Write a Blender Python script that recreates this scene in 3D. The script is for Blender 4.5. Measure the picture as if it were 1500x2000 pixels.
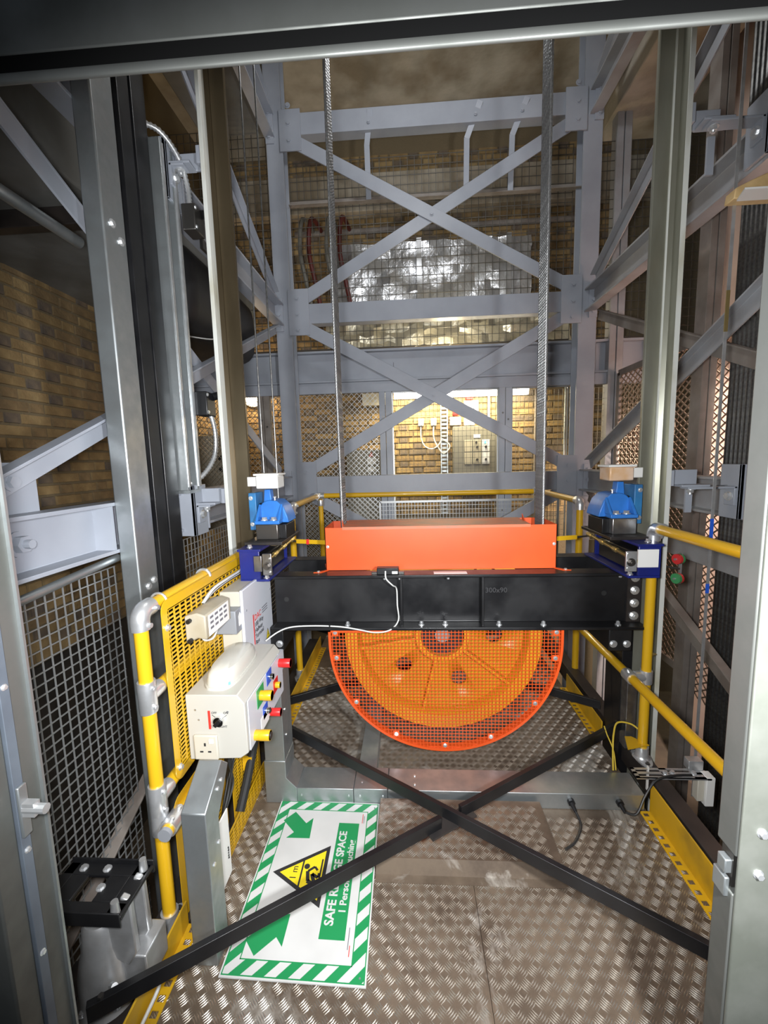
import bpy, bmesh, math, random
from mathutils import Vector, Matrix
random.seed(7)
for o in list(bpy.data.objects): bpy.data.objects.remove(o)
scene = bpy.context.scene
C = scene.collection
R = math.radians
# ------------------------------------------------------------------ camera
def make_camera():
    p, y, r = -0.123764, -0.0615019, -0.0266468
    fw = Vector((math.sin(y)*math.cos(p), math.cos(y)*math.cos(p), math.sin(p)))
    rt = Vector((math.cos(y), -math.sin(y), 0)); up = rt.cross(fw)
    rt2 = rt*math.cos(r)+up*math.sin(r); up2 = up*math.cos(r)-rt*math.sin(r)
    cam = bpy.data.cameras.new('camera'); co = bpy.data.objects.new('camera', cam); C.objects.link(co)
    m = Matrix((rt2, up2, -fw)).transposed().to_4x4(); m.translation = Vector((0, 0, 1.5)); co.matrix_world = m
    cam.sensor_fit = 'VERTICAL'; cam.sensor_height = 36.0; cam.lens = 818.94/2000*36.0
    cam.clip_start = 0.02; cam.clip_end = 60
    scene.camera = co
make_camera()
# ------------------------------------------------------------------ world, lights, exposure
w = bpy.data.worlds.new('world'); scene.world = w; w.use_nodes = True
bg = w.node_tree.nodes['Background']; bg.inputs[0].default_value = (0.75, 0.85, 1.0, 1); bg.inputs[1].default_value = 0.10
def light(name, kind, loc, energy, color=(1, 1, 1), target=None, **kw):
    L = bpy.data.lights.new(name, kind); L.energy = energy; L.color = color
    for k, v in kw.items(): setattr(L, k, v)
    o = bpy.data.objects.new(name, L); C.objects.link(o); o.location = loc
    if target: o.rotation_euler = (Vector(target)-Vector(loc)).to_track_quat('-Z', 'Y').to_euler()
    return o
# twin landing lamps at the shaft opening
light('landing_lamp_a', 'SPOT', (-0.07, 0.03, 1.52), 155, (0.96, 0.98, 1.0), (-0.05, 3.0, 1.02), spot_size=R(118), spot_blend=0.38, shadow_soft_size=0.05)
light('landing_lamp_b', 'SPOT', (0.45, 0.03, 1.52), 155, (0.96, 0.98, 1.0), (0.40, 3.0, 1.02), spot_size=R(118), spot_blend=0.38, shadow_soft_size=0.05)
# added unseen fill above the frame to brighten the rear, then rear room tube
light('shaft_fill', 'POINT', (0.15, 2.4, 4.2), 36, (0.95, 0.97, 1.0), shadow_soft_size=0.12)
light('rear_room_tube', 'AREA', (0.6, 5.02, 2.2), 44, (1.0, 0.86, 0.55), (0.6, 5.3, 0.9), shape='RECTANGLE', size=1.5, size_y=0.12)
light('foil_fill', 'POINT', (0.4, 4.32, 2.50), 16, (1.0, 0.84, 0.5), shadow_soft_size=0.12)  # added fill hidden behind the girder to light the foil
light('left_bulkhead', 'POINT', (-1.93, 5.1, 2.33), 16, (1.0, 0.72, 0.42), shadow_soft_size=0.06)
light('pink_wall_fill', 'SPOT', (2.2, 2.2, 2.3), 850, (1.0, 0.80, 0.70), (2.6, 3.55, 1.15), spot_size=R(70), spot_blend=0.4, shadow_soft_size=0.1)  # unseen spot added to brighten the pink wall
scene.view_settings.view_transform = 'Standard'; scene.view_settings.look = 'None'
scene.view_settings.gamma = 1.0; scene.view_settings.use_curve_mapping = False
scene.view_settings.exposure = 0.1
# ------------------------------------------------------------------ materials
M = {}
def mat(name, col, rough=0.5, metal=0.0, var=None, vscale=8.0, bump=0.0, bscale=60.0, spec=0.5, stretch=None, emit=None, estr=0.0, alpha=1.0, trans=0.0, coat=0.0, rvar=0.0, detail=4.0, lo=0.35, hi=0.65):
    m = bpy.data.materials.new(name); m.use_nodes = True; nt = m.node_tree; N = nt.nodes; L = nt.links
    b = N['Principled BSDF']; c4 = (*col, 1)
    b.inputs['Base Color'].default_value = c4; b.inputs['Roughness'].default_value = rough; b.inputs['Metallic'].default_value = metal
    b.inputs['Specular IOR Level'].default_value = spec; b.inputs['Coat Weight'].default_value = coat
    if trans: b.inputs['Transmission Weight'].default_value = trans
    if alpha < 1: b.inputs['Alpha'].default_value = alpha
    if emit: b.inputs['Emission Color'].default_value = (*emit, 1); b.inputs['Emission Strength'].default_value = estr
    if var or bump or rvar:
        tc = N.new('ShaderNodeTexCoord'); mp = N.new('ShaderNodeMapping'); L.new(tc.outputs['Object'], mp.inputs[0])
        if stretch: mp.inputs['Scale'].default_value = stretch
        if var or rvar:
            nz = N.new('ShaderNodeTexNoise'); nz.inputs['Scale'].default_value = vscale; nz.inputs['Detail'].default_value = detail; L.new(mp.outputs[0], nz.inputs[0])
            mr = N.new('ShaderNodeMapRange'); mr.inputs[1].default_value = lo; mr.inputs[2].default_value = hi; L.new(nz.outputs[0], mr.inputs[0])
            if var:
                mx = N.new('ShaderNodeMix'); mx.data_type = 'RGBA'; L.new(mr.outputs[0], mx.inputs[0])
                mx.inputs[6].default_value = c4; mx.inputs[7].default_value = (*var, 1); L.new(mx.outputs[2], b.inputs['Base Color'])
            if rvar:
                m2 = N.new('ShaderNodeMapRange'); m2.inputs[3].default_value = rough; m2.inputs[4].default_value = rough+rvar; L.new(mr.outputs[0], m2.inputs[0]); L.new(m2.outputs[0], b.inputs['Roughness'])
        if bump:
            n2 = N.new('ShaderNodeTexNoise'); n2.inputs['Scale'].default_value = bscale; n2.inputs['Detail'].default_value = 3; L.new(mp.outputs[0], n2.inputs[0])
            bp = N.new('ShaderNodeBump'); bp.inputs['Strength'].default_value = bump; bp.inputs['Distance'].default_value = 0.01; L.new(n2.outputs[0], bp.inputs['Height']); L.new(bp.outputs[0], b.inputs['Normal'])
    M[name] = m; return m
mat('grey_paint', (0.335, 0.358, 0.405), 0.45, var=(0.275, 0.295, 0.338), vscale=3, bump=0.05, bscale=25)
mat('grey_paint_old', (0.34, 0.35, 0.37), 0.5, var=(0.26, 0.25, 0.25), vscale=4, bump=0.08, bscale=30)
mat('dusty_steel', (0.25, 0.225, 0.20), 0.7, var=(0.17, 0.14, 0.12), vscale=6)
mat('galv', (0.46, 0.49, 0.50), 0.36, 0.85, var=(0.36, 0.39, 0.40), vscale=14, rvar=0.14)
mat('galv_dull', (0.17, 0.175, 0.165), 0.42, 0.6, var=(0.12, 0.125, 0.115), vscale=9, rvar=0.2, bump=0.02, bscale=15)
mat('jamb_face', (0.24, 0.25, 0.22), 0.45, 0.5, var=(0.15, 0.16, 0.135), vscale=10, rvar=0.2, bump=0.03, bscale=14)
mat('zinc', (0.78, 0.79, 0.80), 0.32, 0.75, var=(0.62, 0.63, 0.64), vscale=20, bump=0.05, bscale=30)
mat('alu', (0.66, 0.67, 0.68), 0.36, 0.75, var=(0.5, 0.5, 0.5), vscale=15)
mat('chrome', (0.8, 0.8, 0.8), 0.12, 1.0)
mat('yellow', (0.64, 0.37, 0.012), 0.32, coat=0.3)
mat('yellow_dirty', (0.62, 0.36, 0.012), 0.42, var=(0.34, 0.21, 0.02), vscale=7, lo=0.5, hi=0.8)
mat('orange', (0.72, 0.092, 0.016), 0.38, var=(0.66, 0.08, 0.014), vscale=5)
mat('orange_brown', (0.60, 0.13, 0.045), 0.5, var=(0.36, 0.14, 0.075), vscale=9, stretch=(1, 3, 1))  # orange mottled with brown, used on the box lid
mat('sheave', (0.56, 0.265, 0.012), 0.42, var=(0.48, 0.22, 0.012), vscale=6)
mat('black_paint', (0.007, 0.007, 0.008), 0.3, var=(0.012, 0.012, 0.013), vscale=6, bump=0.03, bscale=18, rvar=0.15)
mat('black_dusty', (0.018, 0.016, 0.016), 0.42, var=(0.04, 0.032, 0.028), vscale=7)
mat('black_plastic', (0.01, 0.01, 0.011), 0.4)
mat('rubber', (0.012, 0.012, 0.012), 0.7)
mat('groove_shade', (0.004, 0.004, 0.004), 0.9, spec=0.1)  # shade of the lintel recess put into the colour
mat('blue', (0.035, 0.20, 0.62), 0.35, var=(0.03, 0.16, 0.5), vscale=15)
mat('blue_teal', (0.03, 0.19, 0.42), 0.45, var=(0.03, 0.13, 0.3), vscale=15)
mat('navy', (0.012, 0.02, 0.17), 0.3, var=(0.012, 0.018, 0.13), vscale=8)
mat('white_plastic', (0.74, 0.73, 0.70), 0.4)
mat('white_panel', (0.58, 0.60, 0.655), 0.38)
mat('cream', (0.53, 0.495, 0.415), 0.42)
mat('ctrl_grey', (0.47, 0.455, 0.41), 0.42)
mat('beige_dirty', (0.42, 0.385, 0.31), 0.4, var=(0.32, 0.28, 0.20), vscale=9)
mat('oil_cup', (0.70, 0.55, 0.45), 0.3, var=(0.62, 0.36, 0.16), vscale=11)
mat('clear_plastic', (0.80, 0.79, 0.72), 0.2, trans=0.35)
mat('label_white', (0.78, 0.78, 0.76), 0.5)
mat('ink', (0.02, 0.02, 0.022), 0.6)
mat('mark_faint', (0.035, 0.035, 0.037), 0.5)
mat('ink_grey', (0.16, 0.16, 0.18), 0.6)
mat('red', (0.62, 0.02, 0.02), 0.35)
mat('hose_red', (0.10, 0.018, 0.015), 0.5)
mat('red_ink', (0.62, 0.035, 0.025), 0.5)
mat('green_sign', (0.012, 0.24, 0.075), 0.42)
mat('white_sign', (0.60, 0.60, 0.585), 0.4, var=(0.53, 0.53, 0.515), vscale=5)
mat('yellow_sign', (0.80, 0.62, 0.02), 0.4)
mat('green_btn', (0.02, 0.30, 0.09), 0.4)
mat('blue_btn', (0.02, 0.09, 0.50), 0.4)
mat('grey_plastic', (0.24, 0.25, 0.27), 0.45)
mat('brass', (0.50, 0.38, 0.16), 0.35, 0.8)
mat('wood_tan', (0.60, 0.42, 0.20), 0.5, var=(0.48, 0.32, 0.14), vscale=20)
mat('steel_block', (0.33, 0.33, 0.33), 0.3, 0.9, var=(0.24, 0.24, 0.25), vscale=30)
mat('steel_dark', (0.16, 0.15, 0.14), 0.35, 0.9)
mat('rail_white', (0.60, 0.61, 0.57), 0.55, var=(0.40, 0.38, 0.28), vscale=9, stretch=(1, 1, 0.35), lo=0.5, hi=0.72)
mat('rail_greasy', (0.13, 0.10, 0.06), 0.3, 0.7, var=(0.075, 0.055, 0.03), vscale=5, stretch=(1, 1, 0.3))
mat('rail_green', (0.35, 0.35, 0.29), 0.35, 0.6, var=(0.24, 0.235, 0.18), vscale=8, stretch=(1, 1, 0.25))
mat('rope', (0.36, 0.36, 0.36), 0.35, 0.85, var=(0.24, 0.24, 0.24), vscale=120)
mat('rope_dark', (0.20, 0.20, 0.19), 0.4, 0.85, var=(0.12, 0.12, 0.12), vscale=60)
mat('strip_blue', (0.15, 0.18, 0.215), 0.5, 0.3, var=(0.11, 0.13, 0.16), vscale=8)
mat('mesh_galv', (0.42, 0.43, 0.43), 0.4, 0.7)
mat('mesh_dark', (0.09, 0.085, 0.075), 0.5, 0.3)
mat('mesh_brown', (0.22, 0.165, 0.12), 0.6, 0.2)
mat('mesh_tan', (0.38, 0.33, 0.25), 0.55, 0.3)
mat('concrete', (0.50, 0.45, 0.36), 0.85, var=(0.25, 0.205, 0.14), vscale=1.8, bump=0.35, bscale=18, lo=0.4, hi=0.62)
mat('concrete_grey', (0.20, 0.20, 0.19), 0.85, var=(0.125, 0.12, 0.105), vscale=2.5, bump=0.25, bscale=16)
mat('mortar', (0.20, 0.155, 0.09), 0.95, bump=0.4, bscale=60)
mat('brick_a', (0.37, 0.255, 0.115), 0.9, var=(0.27, 0.18, 0.08), vscale=9, bump=0.5, bscale=50)
mat('brick_b', (0.31, 0.21, 0.10), 0.9, var=(0.22, 0.15, 0.075), vscale=9, bump=0.5, bscale=50)
mat('brick_c', (0.22, 0.165, 0.11), 0.9, var=(0.13, 0.105, 0.085), vscale=9, bump=0.5, bscale=50)
mat('brick_d', (0.41, 0.29, 0.135), 0.9, var=(0.31, 0.21, 0.095), vscale=9, bump=0.5, bscale=50)
mat('plaster_pink', (0.72, 0.56, 0.48), 0.85, var=(0.66, 0.50, 0.42), vscale=3)
mat('wall_foot_shade', (0.03, 0.026, 0.022), 0.8, var=(0.05, 0.042, 0.034), vscale=4, bump=0.2, bscale=20)  # dark colour stands for shade low on the left wall
mat('dark_wall', (0.07, 0.055, 0.042), 0.9, var=(0.10, 0.078, 0.055), vscale=5, bump=0.3, bscale=20)
mat('foil', (0.70, 0.71, 0.73), 0.3, 0.75, bump=0.9, bscale=16)
mat('foil_lit_gold', (0.74, 0.68, 0.52), 0.35, 0.6, bump=1.0, bscale=14)  # foil with the warm lamplight put into its colour
mat('black_duct', (0.012, 0.012, 0.013), 0.5, bump=0.12, bscale=9)
mat('panel_grey', (0.15, 0.145, 0.125), 0.5)
mat('board_beige', (0.30, 0.28, 0.225), 0.55)
mat('cable_white', (0.66, 0.66, 0.64), 0.45)
mat('cable_black', (0.015, 0.015, 0.015), 0.45)
mat('cable_yellow', (0.62, 0.45, 0.05), 0.45)
mat('tube_glow', (1, 1, 1), 0.4, emit=(1.0, 0.93, 0.72), estr=14.0)
mat('bulb_glow', (1, 1, 1), 0.4, emit=(1.0, 0.80, 0.52), estr=20.0)
mat('led_green', (0.1, 0.9, 0.5), 0.4, emit=(0.1, 0.95, 0.55), estr=1.6)
mat('red_rubber', (0.55, 0.03, 0.03), 0.5)
mat('green_rubber', (0.05, 0.25, 0.09), 0.5)
def floor_mat(name, metal, base, dirt, pale):
    m = bpy.data.materials.new(name); m.use_nodes = True; nt = m.node_tree; N = nt.nodes; L = nt.links; b = N['Principled BSDF']
    tc = N.new('ShaderNodeTexCoord')
    n1 = N.new('ShaderNodeTexNoise'); n1.inputs['Scale'].default_value = 4.5; n1.inputs['Detail'].default_value = 7; n1.inputs['Roughness'].default_value = 0.65; L.new(tc.outputs['Object'], n1.inputs[0])
    n2 = N.new('ShaderNodeTexNoise'); n2.inputs['Scale'].default_value = 2.2; n2.inputs['Detail'].default_value = 6; n2.inputs['Roughness'].default_value = 0.7; n2.inputs['Distortion'].default_value = 0.6; L.new(tc.outputs['Object'], n2.inputs[0])
    r1 = N.new('ShaderNodeMapRange'); r1.inputs[1].default_value = 0.38; r1.inputs[2].default_value = 0.66; L.new(n1.outputs[0], r1.inputs[0])
    r2 = N.new('ShaderNodeMapRange'); r2.inputs[1].default_value = 0.55; r2.inputs[2].default_value = 0.64; L.new(n2.outputs[0], r2.inputs[0])
    a = N.new('ShaderNodeMix'); a.data_type = 'RGBA'; a.inputs[6].default_value = (*base, 1); a.inputs[7].default_value = (*dirt, 1); L.new(r1.outputs[0], a.inputs[0])
    c = N.new('ShaderNodeMix'); c.data_type = 'RGBA'; c.inputs[7].default_value = (*pale, 1); L.new(a.outputs[2], c.inputs[6]); L.new(r2.outputs[0], c.inputs[0])
    L.new(c.outputs[2], b.inputs['Base Color']); b.inputs['Metallic'].default_value = metal
    r3 = N.new('ShaderNodeMapRange'); r3.inputs[3].default_value = 0.32; r3.inputs[4].default_value = 0.6; L.new(r1.outputs[0], r3.inputs[0]); L.new(r3.outputs[0], b.inputs['Roughness'])
    M[name] = m
floor_mat('tread_plate', 0.3, (0.19, 0.145, 0.105), (0.085, 0.06, 0.042), (0.38, 0.345, 0.30))
floor_mat('tread_bar', 0.85, (0.56, 0.52, 0.46), (0.36, 0.30, 0.24), (0.62, 0.60, 0.56))
# ------------------------------------------------------------------ mesh builder
OFF = {}
class MB:
    def __init__(s): s.v = []; s.f = []
    def add(s, vs, fs):
        n = len(s.v); s.v += [Vector(p) for p in vs]; s.f += [tuple(i+n for i in f) for f in fs]; return s
    def box(s, a, b):
        x0, y0, z0 = a; x1, y1, z1 = b
        x0, x1 = sorted((x0, x1)); y0, y1 = sorted((y0, y1)); z0, z1 = sorted((z0, z1))
        return s.add([(x0,y0,z0),(x1,y0,z0),(x1,y1,z0),(x0,y1,z0),(x0,y0,z1),(x1,y0,z1),(x1,y1,z1),(x0,y1,z1)],
                     [(3,2,1,0),(4,5,6,7),(0,1,5,4),(1,2,6,5),(2,3,7,6),(3,0,4,7)])
    def cbox(s, c, d): return s.box([c[i]-d[i]/2 for i in range(3)], [c[i]+d[i]/2 for i in range(3)])
    def extr(s, poly, o, u, v, n):
        """extrude closed 2-D polygon: point = o + u*a + v*b, swept by vector n"""
        o, u, v, n = Vector(o), Vector(u), Vector(v), Vector(n); k = len(poly)
        P = [o+u*a+v*b for a, b in poly]; Q = [p+n for p in P]
        ar = sum(poly[i][0]*poly[(i+1) % k][1]-poly[(i+1) % k][0]*poly[i][1] for i in range(k))
        flip = (ar*u.cross(v).dot(n)) < 0
        F = [tuple(range(k-1, -1, -1)), tuple(range(k, 2*k))]+[(i, (i+1) % k, k+(i+1) % k, k+i) for i in range(k)]
        if flip: F = [tuple(reversed(f)) for f in F]
        return s.add(P+Q, F)
    def bar(s, p0, p1, w, h, up=(0, 0, 1)):
        p0, p1 = Vector(p0), Vector(p1); d = (p1-p0); dn = d.normalized(); up = Vector(up)
        x = dn.cross(up)
        if x.length < 1e-4: x = dn.cross(Vector((0, 1, 0)))
        x.normalize(); z = x.cross(dn).normalized()
        return s.extr([(-w/2,-h/2),(w/2,-h/2),(w/2,h/2),(-w/2,h/2)], p0, x, z, d)
    def prof(s, p0, p1, poly, up=(0, 0, 1)):
        p0, p1 = Vector(p0), Vector(p1); d = (p1-p0); dn = d.normalized()
        x = dn.cross(Vector(up)).normalized(); z = x.cross(dn).normalized()
        return s.extr(poly, p0, x, z, d)
    def cyl(s, p0, p1, r, n=16, r1=None, cap=True):
        p0, p1 = Vector(p0), Vector(p1); d = (p1-p0).normalized(); r1 = r if r1 is None else r1
        a = d.cross(Vector((0, 0, 1)))
        if a.length < 1e-3: a = d.cross(Vector((0, 1, 0)))
        a.normalize(); b = d.cross(a)
        P = [p0+(a*math.cos(t)+b*math.sin(t))*r for t in (2*math.pi*i/n for i in range(n))]
        Q = [p1+(a*math.cos(t)+b*math.sin(t))*r1 for t in (2*math.pi*i/n for i in range(n))]
        F = [(i, (i+1) % n, n+(i+1) % n, n+i) for i in range(n)]
        if cap: F += [tuple(range(n-1, -1, -1)), tuple(range(n, 2*n))]
        return s.add(P+Q, F)
    def tube(s, pts, r, n=8, cap=True):
        pts = [Vector(p) for p in pts]; m = len(pts); T = []
        for i in range(m): T.append((pts[min(i+1, m-1)]-pts[max(i-1, 0)]).normalized())
        a = T[0].cross(Vector((0, 0, 1)))
        if a.length < 1e-3: a = T[0].cross(Vector((0, 1, 0)))
        a.normalize(); V = []
        for i in range(m):
            a = (a-T[i]*a.dot(T[i])).normalized(); b = T[i].cross(a); rr = r[i] if isinstance(r, (list, tuple)) else r
            V += [pts[i]+(a*math.cos(2*math.pi*k/n)+b*math.sin(2*math.pi*k/n))*rr for k in range(n)]
        F = [(i*n+k, i*n+(k+1) % n, (i+1)*n+(k+1) % n, (i+1)*n+k) for i in range(m-1) for k in range(n)]
        if cap: F += [tuple(range(n-1, -1, -1)), tuple(range((m-1)*n, m*n))]
        return s.add(V, F)
    def lathe(s, prof, o, ax, n=32, closed=False):
        """prof list of (r, t) around axis ax from o"""
        o = Vector(o); ax = Vector(ax).normalized(); a = ax.cross(Vector((0, 0, 1)))
        if a.length < 1e-3: a = ax.cross(Vector((0, 1, 0)))
        a.normalize(); b = ax.cross(a); m = len(prof); V = []
        for r, t in prof: V += [o+ax*t+(a*math.cos(2*math.pi*k/n)+b*math.sin(2*math.pi*k/n))*r for k in range(n)]
        F = [(i*n+k, i*n+(k+1) % n, ((i+1) % m)*n+(k+1) % n, ((i+1) % m)*n+k) for i in range(m if closed else m-1) for k in range(n)]
        return s.add(V, F)
    def hexa(s, c, ax, r, h):
        c = Vector(c); return s.cyl(c, c+Vector(ax).normalized()*h, r, 6)
    def sphere(s, c, r, n=12, sc=(1, 1, 1)):
        c = Vector(c); m = n//2; pr = [(math.sin(math.pi*i/m)*r, -math.cos(math.pi*i/m)*r) for i in range(m+1)]
        k = len(s.v); s.lathe(pr, (0, 0, 0), (0, 0, 1), n)
        for i in range(k, len(s.v)): p = s.v[i]; s.v[i] = c+Vector((p.x*sc[0], p.y*sc[1], p.z*sc[2]))
        return s
    def mesh(s, name, m, off=Vector((0, 0, 0)), smooth=True, ang=35):
        me = bpy.data.meshes.new(name); me.from_pydata([tuple(p-off) for p in s.v], [], s.f); me.materials.append(M[m])
        bm = bmesh.new(); bm.from_mesh(me); bmesh.ops.remove_doubles(bm, verts=bm.verts, dist=1e-6) if len(s.v) < 3000 else None
        bmesh.ops.recalc_face_normals(bm, faces=bm.faces); bm.to_mesh(me); bm.free()
        if smooth:
            for p in me.polygons: p.use_smooth = True
            me.set_sharp_from_angle(angle=R(ang))
        me.update(); return me
    def build(s, name, m, parent=None, bev=0, label=None, kind=None, smooth=True, ang=35):
        off = OFF.get(parent.name, Vector((0, 0, 0))) if parent else Vector((0, 0, 0))
        if parent is None and s.v:   # origin at the base of a single-mesh thing
            lo = Vector([min(p[i] for p in s.v) for i in range(3)]); hi = Vector([max(p[i] for p in s.v) for i in range(3)])
            off = Vector(((lo.x+hi.x)/2, (lo.y+hi.y)/2, lo.z))
        o = bpy.data.objects.new(name, s.mesh(name, m, off, smooth, ang)); C.objects.link(o)
        if parent is not None: o.parent = parent
        else: o.location = off
        OFF[o.name] = off
        if bev:
            b = o.modifiers.new('bevel', 'BEVEL'); b.width = bev; b.segments = 2; b.limit_method = 'ANGLE'; b.angle_limit = R(40); b.harden_normals = False
        if label: o['label'] = label
        if kind: o['kind'] = kind
        return o
def thing(name, label, cat, loc=(0, 0, 0), group=None):
    o = bpy.data.objects.new(name, None); C.objects.link(o); o.location = loc; o.empty_display_size = 0.05
    OFF[o.name] = Vector(loc); o['label'] = label; o['category'] = cat
    if group: o['group'] = group
    return o
def tag(o, label, cat, group=None, kind=None):
    o['label'] = label
    if cat: o['category'] = cat
    if group: o['group'] = group
    if kind: o['kind'] = kind
    return o
def struct(o, label=None):
    o['kind'] = 'structure'
    if label: o['label'] = label
    return o
def copy_tree(o, dloc, label=None, group=None, parent=None):
    c = o.copy(); C.objects.link(c); OFF[c.name] = OFF.get(o.name, Vector((0, 0, 0)))+Vector(dloc)
    if parent is None: c.location = o.location+Vector(dloc)
    else: c.parent = parent
    if label: c['label'] = label
    if group: c['group'] = group
    for ch in list(o.children): copy_tree(ch, (0, 0, 0), parent=c)
    return c
def arc(c, r, a0, a1, n, u, v):
    c, u, v = Vector(c), Vector(u), Vector(v); return [c+u*r*math.cos(a0+(a1-a0)*i/n)+v*r*math.sin(a0+(a1-a0)*i/n) for i in range(n+1)]
def smooth_path(pts, sub=6):
    P = [Vector(p) for p in pts]; out = []
    for i in range(len(P)-1):
        p0 = P[max(i-1, 0)]; p1 = P[i]; p2 = P[i+1]; p3 = P[min(i+2, len(P)-1)]
        for k in range(sub):
            t = k/sub; out.append(0.5*((2*p1)+(p2-p0)*t+(2*p0-5*p1+4*p2-p3)*t*t+(3*p1-p0-3*p2+p3)*t**3))
    return out+[P[-1]]
def bolt(parent, c, ax, r=0.012, h=0.01, m='zinc', name='bolt', washer=True, stud=0):
    b = MB(); c = Vector(c); a = Vector(ax).normalized()
    if washer: b.cyl(c, c+a*h*0.25, r*1.45, 14)
    b.hexa(c+a*(h*0.2 if washer else 0), a, r, h)
    if stud: b.cyl(c+a*h, c+a*(h+stud), r*0.5, 10)
    return b.build(name, m, parent)
def C_prof(h, d, tw, tf):  # channel, web at a=0..tw, flanges towards +a, height centred
    return [(0,-h/2),(d,-h/2),(d,-h/2+tf),(tw,-h/2+tf),(tw,h/2-tf),(d,h/2-tf),(d,h/2),(0,h/2)]
def I_prof(h, b, tw, tf):
    return [(-b/2,-h/2),(b/2,-h/2),(b/2,-h/2+tf),(tw/2,-h/2+tf),(tw/2,h/2-tf),(b/2,h/2-tf),(b/2,h/2),(-b/2,h/2),(-b/2,h/2-tf),(-tw/2,h/2-tf),(-tw/2,-h/2+tf),(-b/2,-h/2+tf)]
def L_prof(w, h, t): return [(0,0),(w,0),(w,t),(t,t),(t,h),(0,h)]
def wire_grid(mb, o, u, v, nu, nv, du, dv, r, offn=0.0):
    """welded wires in the plane o+u+v (u,v unit): nu verticals, nv horizontals; square wire section"""
    o, u, v = Vector(o), Vector(u), Vector(v); n = u.cross(v)*offn
    for i in range(nu): mb.bar(o+u*(i*du), o+u*(i*du)+v*((nv-1)*dv), 2*r, 2*r, up=u.cross(v))
    for j in range(nv): mb.bar(o+v*(j*dv)+n, o+v*(j*dv)+u*((nu-1)*du)+n, 2*r, 2*r, up=u.cross(v))
    return mb
def diamond_grid(mb, o, u, v, W, Hh, su, sv, w, t):
    """expanded metal: diagonal strands clipped to W x Hh"""
    o, u, v = Vector(o), Vector(u), Vector(v); n = u.cross(v); k = sv/su
    def clip(c, s):
        pts = []
        for a in (0, W):
            b = c+s*k*a
            if 0 <= b <= Hh: pts.append((a, b))
        for b in (0, Hh):
            a = (b-c)/(s*k)
            if 0 < a < W: pts.append((a, b))
        pts.sort(); return (pts[0], pts[-1]) if len(pts) >= 2 and abs(pts[0][0]-pts[-1][0]) > 0.004 else None
    for s in (1, -1):
        c = -W*k if s > 0 else 0
        lim = Hh if s > 0 else Hh+W*k
        c = math.floor(c/sv)*sv
        while c < lim:
            q = clip(c, s)
            if q: mb.bar(o+u*q[0][0]+v*q[0][1]+n*(t*0.3*s), o+u*q[1][0]+v*q[1][1]+n*(t*0.3*s), t, w, up=u.cross(v).cross((u*(q[1][0]-q[0][0])+v*(q[1][1]-q[0][1])).normalized()))
            c += sv
    return mb
# ================================================================== THE SETTING
def brick_wall(name, label, slab, org, u, n, rows, cols_len, z0, near, limit, hx, seed, drop=None):
    """slab: mortar backing; bricks laid in Flemish bond from org along u, face normal n; `near` sorts which become single parts"""
    rnd = random.Random(seed); w = slab.build(name, 'mortar'); struct(w, label)
    off = OFF[w.name]; u = Vector(u); n = Vector(n); L, Hd, T, J = 0.215, 0.1025, 0.022, 0.0115
    def bm_(l, m):
        b = MB(); c = 0.004
        x = [-l/2, l/2]; z = [0, 0.064]
        P = [u*x[0]+Vector((0,0,z[0])), u*x[1]+Vector((0,0,z[0])), u*x[1]+Vector((0,0,z[1])), u*x[0]+Vector((0,0,z[1]))]
        Q = [u*(x[0]+c)+Vector((0,0,z[0]+c))+n*T, u*(x[1]-c)+Vector((0,0,z[0]+c))+n*T, u*(x[1]-c)+Vector((0,0,z[1]-c))+n*T, u*(x[0]+c)+Vector((0,0,z[1]-c))+n*T]
        b.add(P+Q, [(4,5,6,7),(0,1,5,4),(1,2,6,5),(2,3,7,6),(3,0,4,7)]); return b.mesh('brick', m, smooth=False), b
    mats = ['brick_a', 'brick_b', 'brick_c', 'brick_d']
    S = [bm_(L, m) for m in mats]; Hs = [bm_(Hd, m) for m in mats]; items = []
    for r in range(rows):
        p = -(0.16 if r % 2 else 0.0); k = 0
        while p < cols_len:
            l = L if k % 2 == 0 else Hd
            wts = (6, 4, 1, 3) if l == L else (2, 2, 5, 1)
            mi = rnd.choices(range(4), wts)[0]; c = Vector(org)+u*(p+l/2)+Vector((0, 0, z0+r*0.0755))-n*0.011+n*rnd.uniform(-0.002, 0.003)
            if p > -0.01 and p+l < cols_len and not (drop and drop(c)): items.append((near(c), c, mi, l == L))
            p += l+J; k += 1
    items.sort(key=lambda t: t[0])
    for _, c, mi, st in items[:limit]:
        o = bpy.data.objects.new('brick', (S if st else Hs)[mi][0]); C.objects.link(o); o.parent = w; o.location = c-off
    for mi in range(4):
        b = MB()
        for _, c, m2, st in items[limit:]:
            if m2 == mi:
                q = (S if st else Hs)[mi][1]; k = len(b.v); b.v += [p+c for p in q.v]; b.f += [tuple(i+k for i in f) for f in q.f]
        if b.v: b.build('far_bricks', mats[mi], w, kind='stuff', smooth=False)
    return w
brick_wall('wall_left', 'yellow stock brick wall beyond the left steelwork', MB().box((-2.62, 0.2, -1.6), (-2.4, 5.4, 5.2)),
           (-2.4, 1.5, 0), (0, 1, 0), (1, 0, 0), 43, 3.8, 0.27, lambda c: (c.y-2.5)**2+(c.z-1.9)**2*0.8, 300, 0, 3)
brick_wall('wall_rear', 'yellow stock brick wall of the lit room behind the shaft', MB().box((-2.62, 5.35, -1.6), (3.6, 5.55, 5.2)),
           (-2.38, 5.35, 0), (1, 0, 0), (0, -1, 0), 56, 4.9, 0.8, lambda c: (c.x-0.25)**2*0.35+(c.z-1.75)**2, 300, 0, 5)
struct(MB().box((-2.62, -0.6, 5.2), (3.6, 5.55, 5.4)).build('ceiling', 'concrete'), 'stained concrete slab soffit over the lift shaft')
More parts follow.
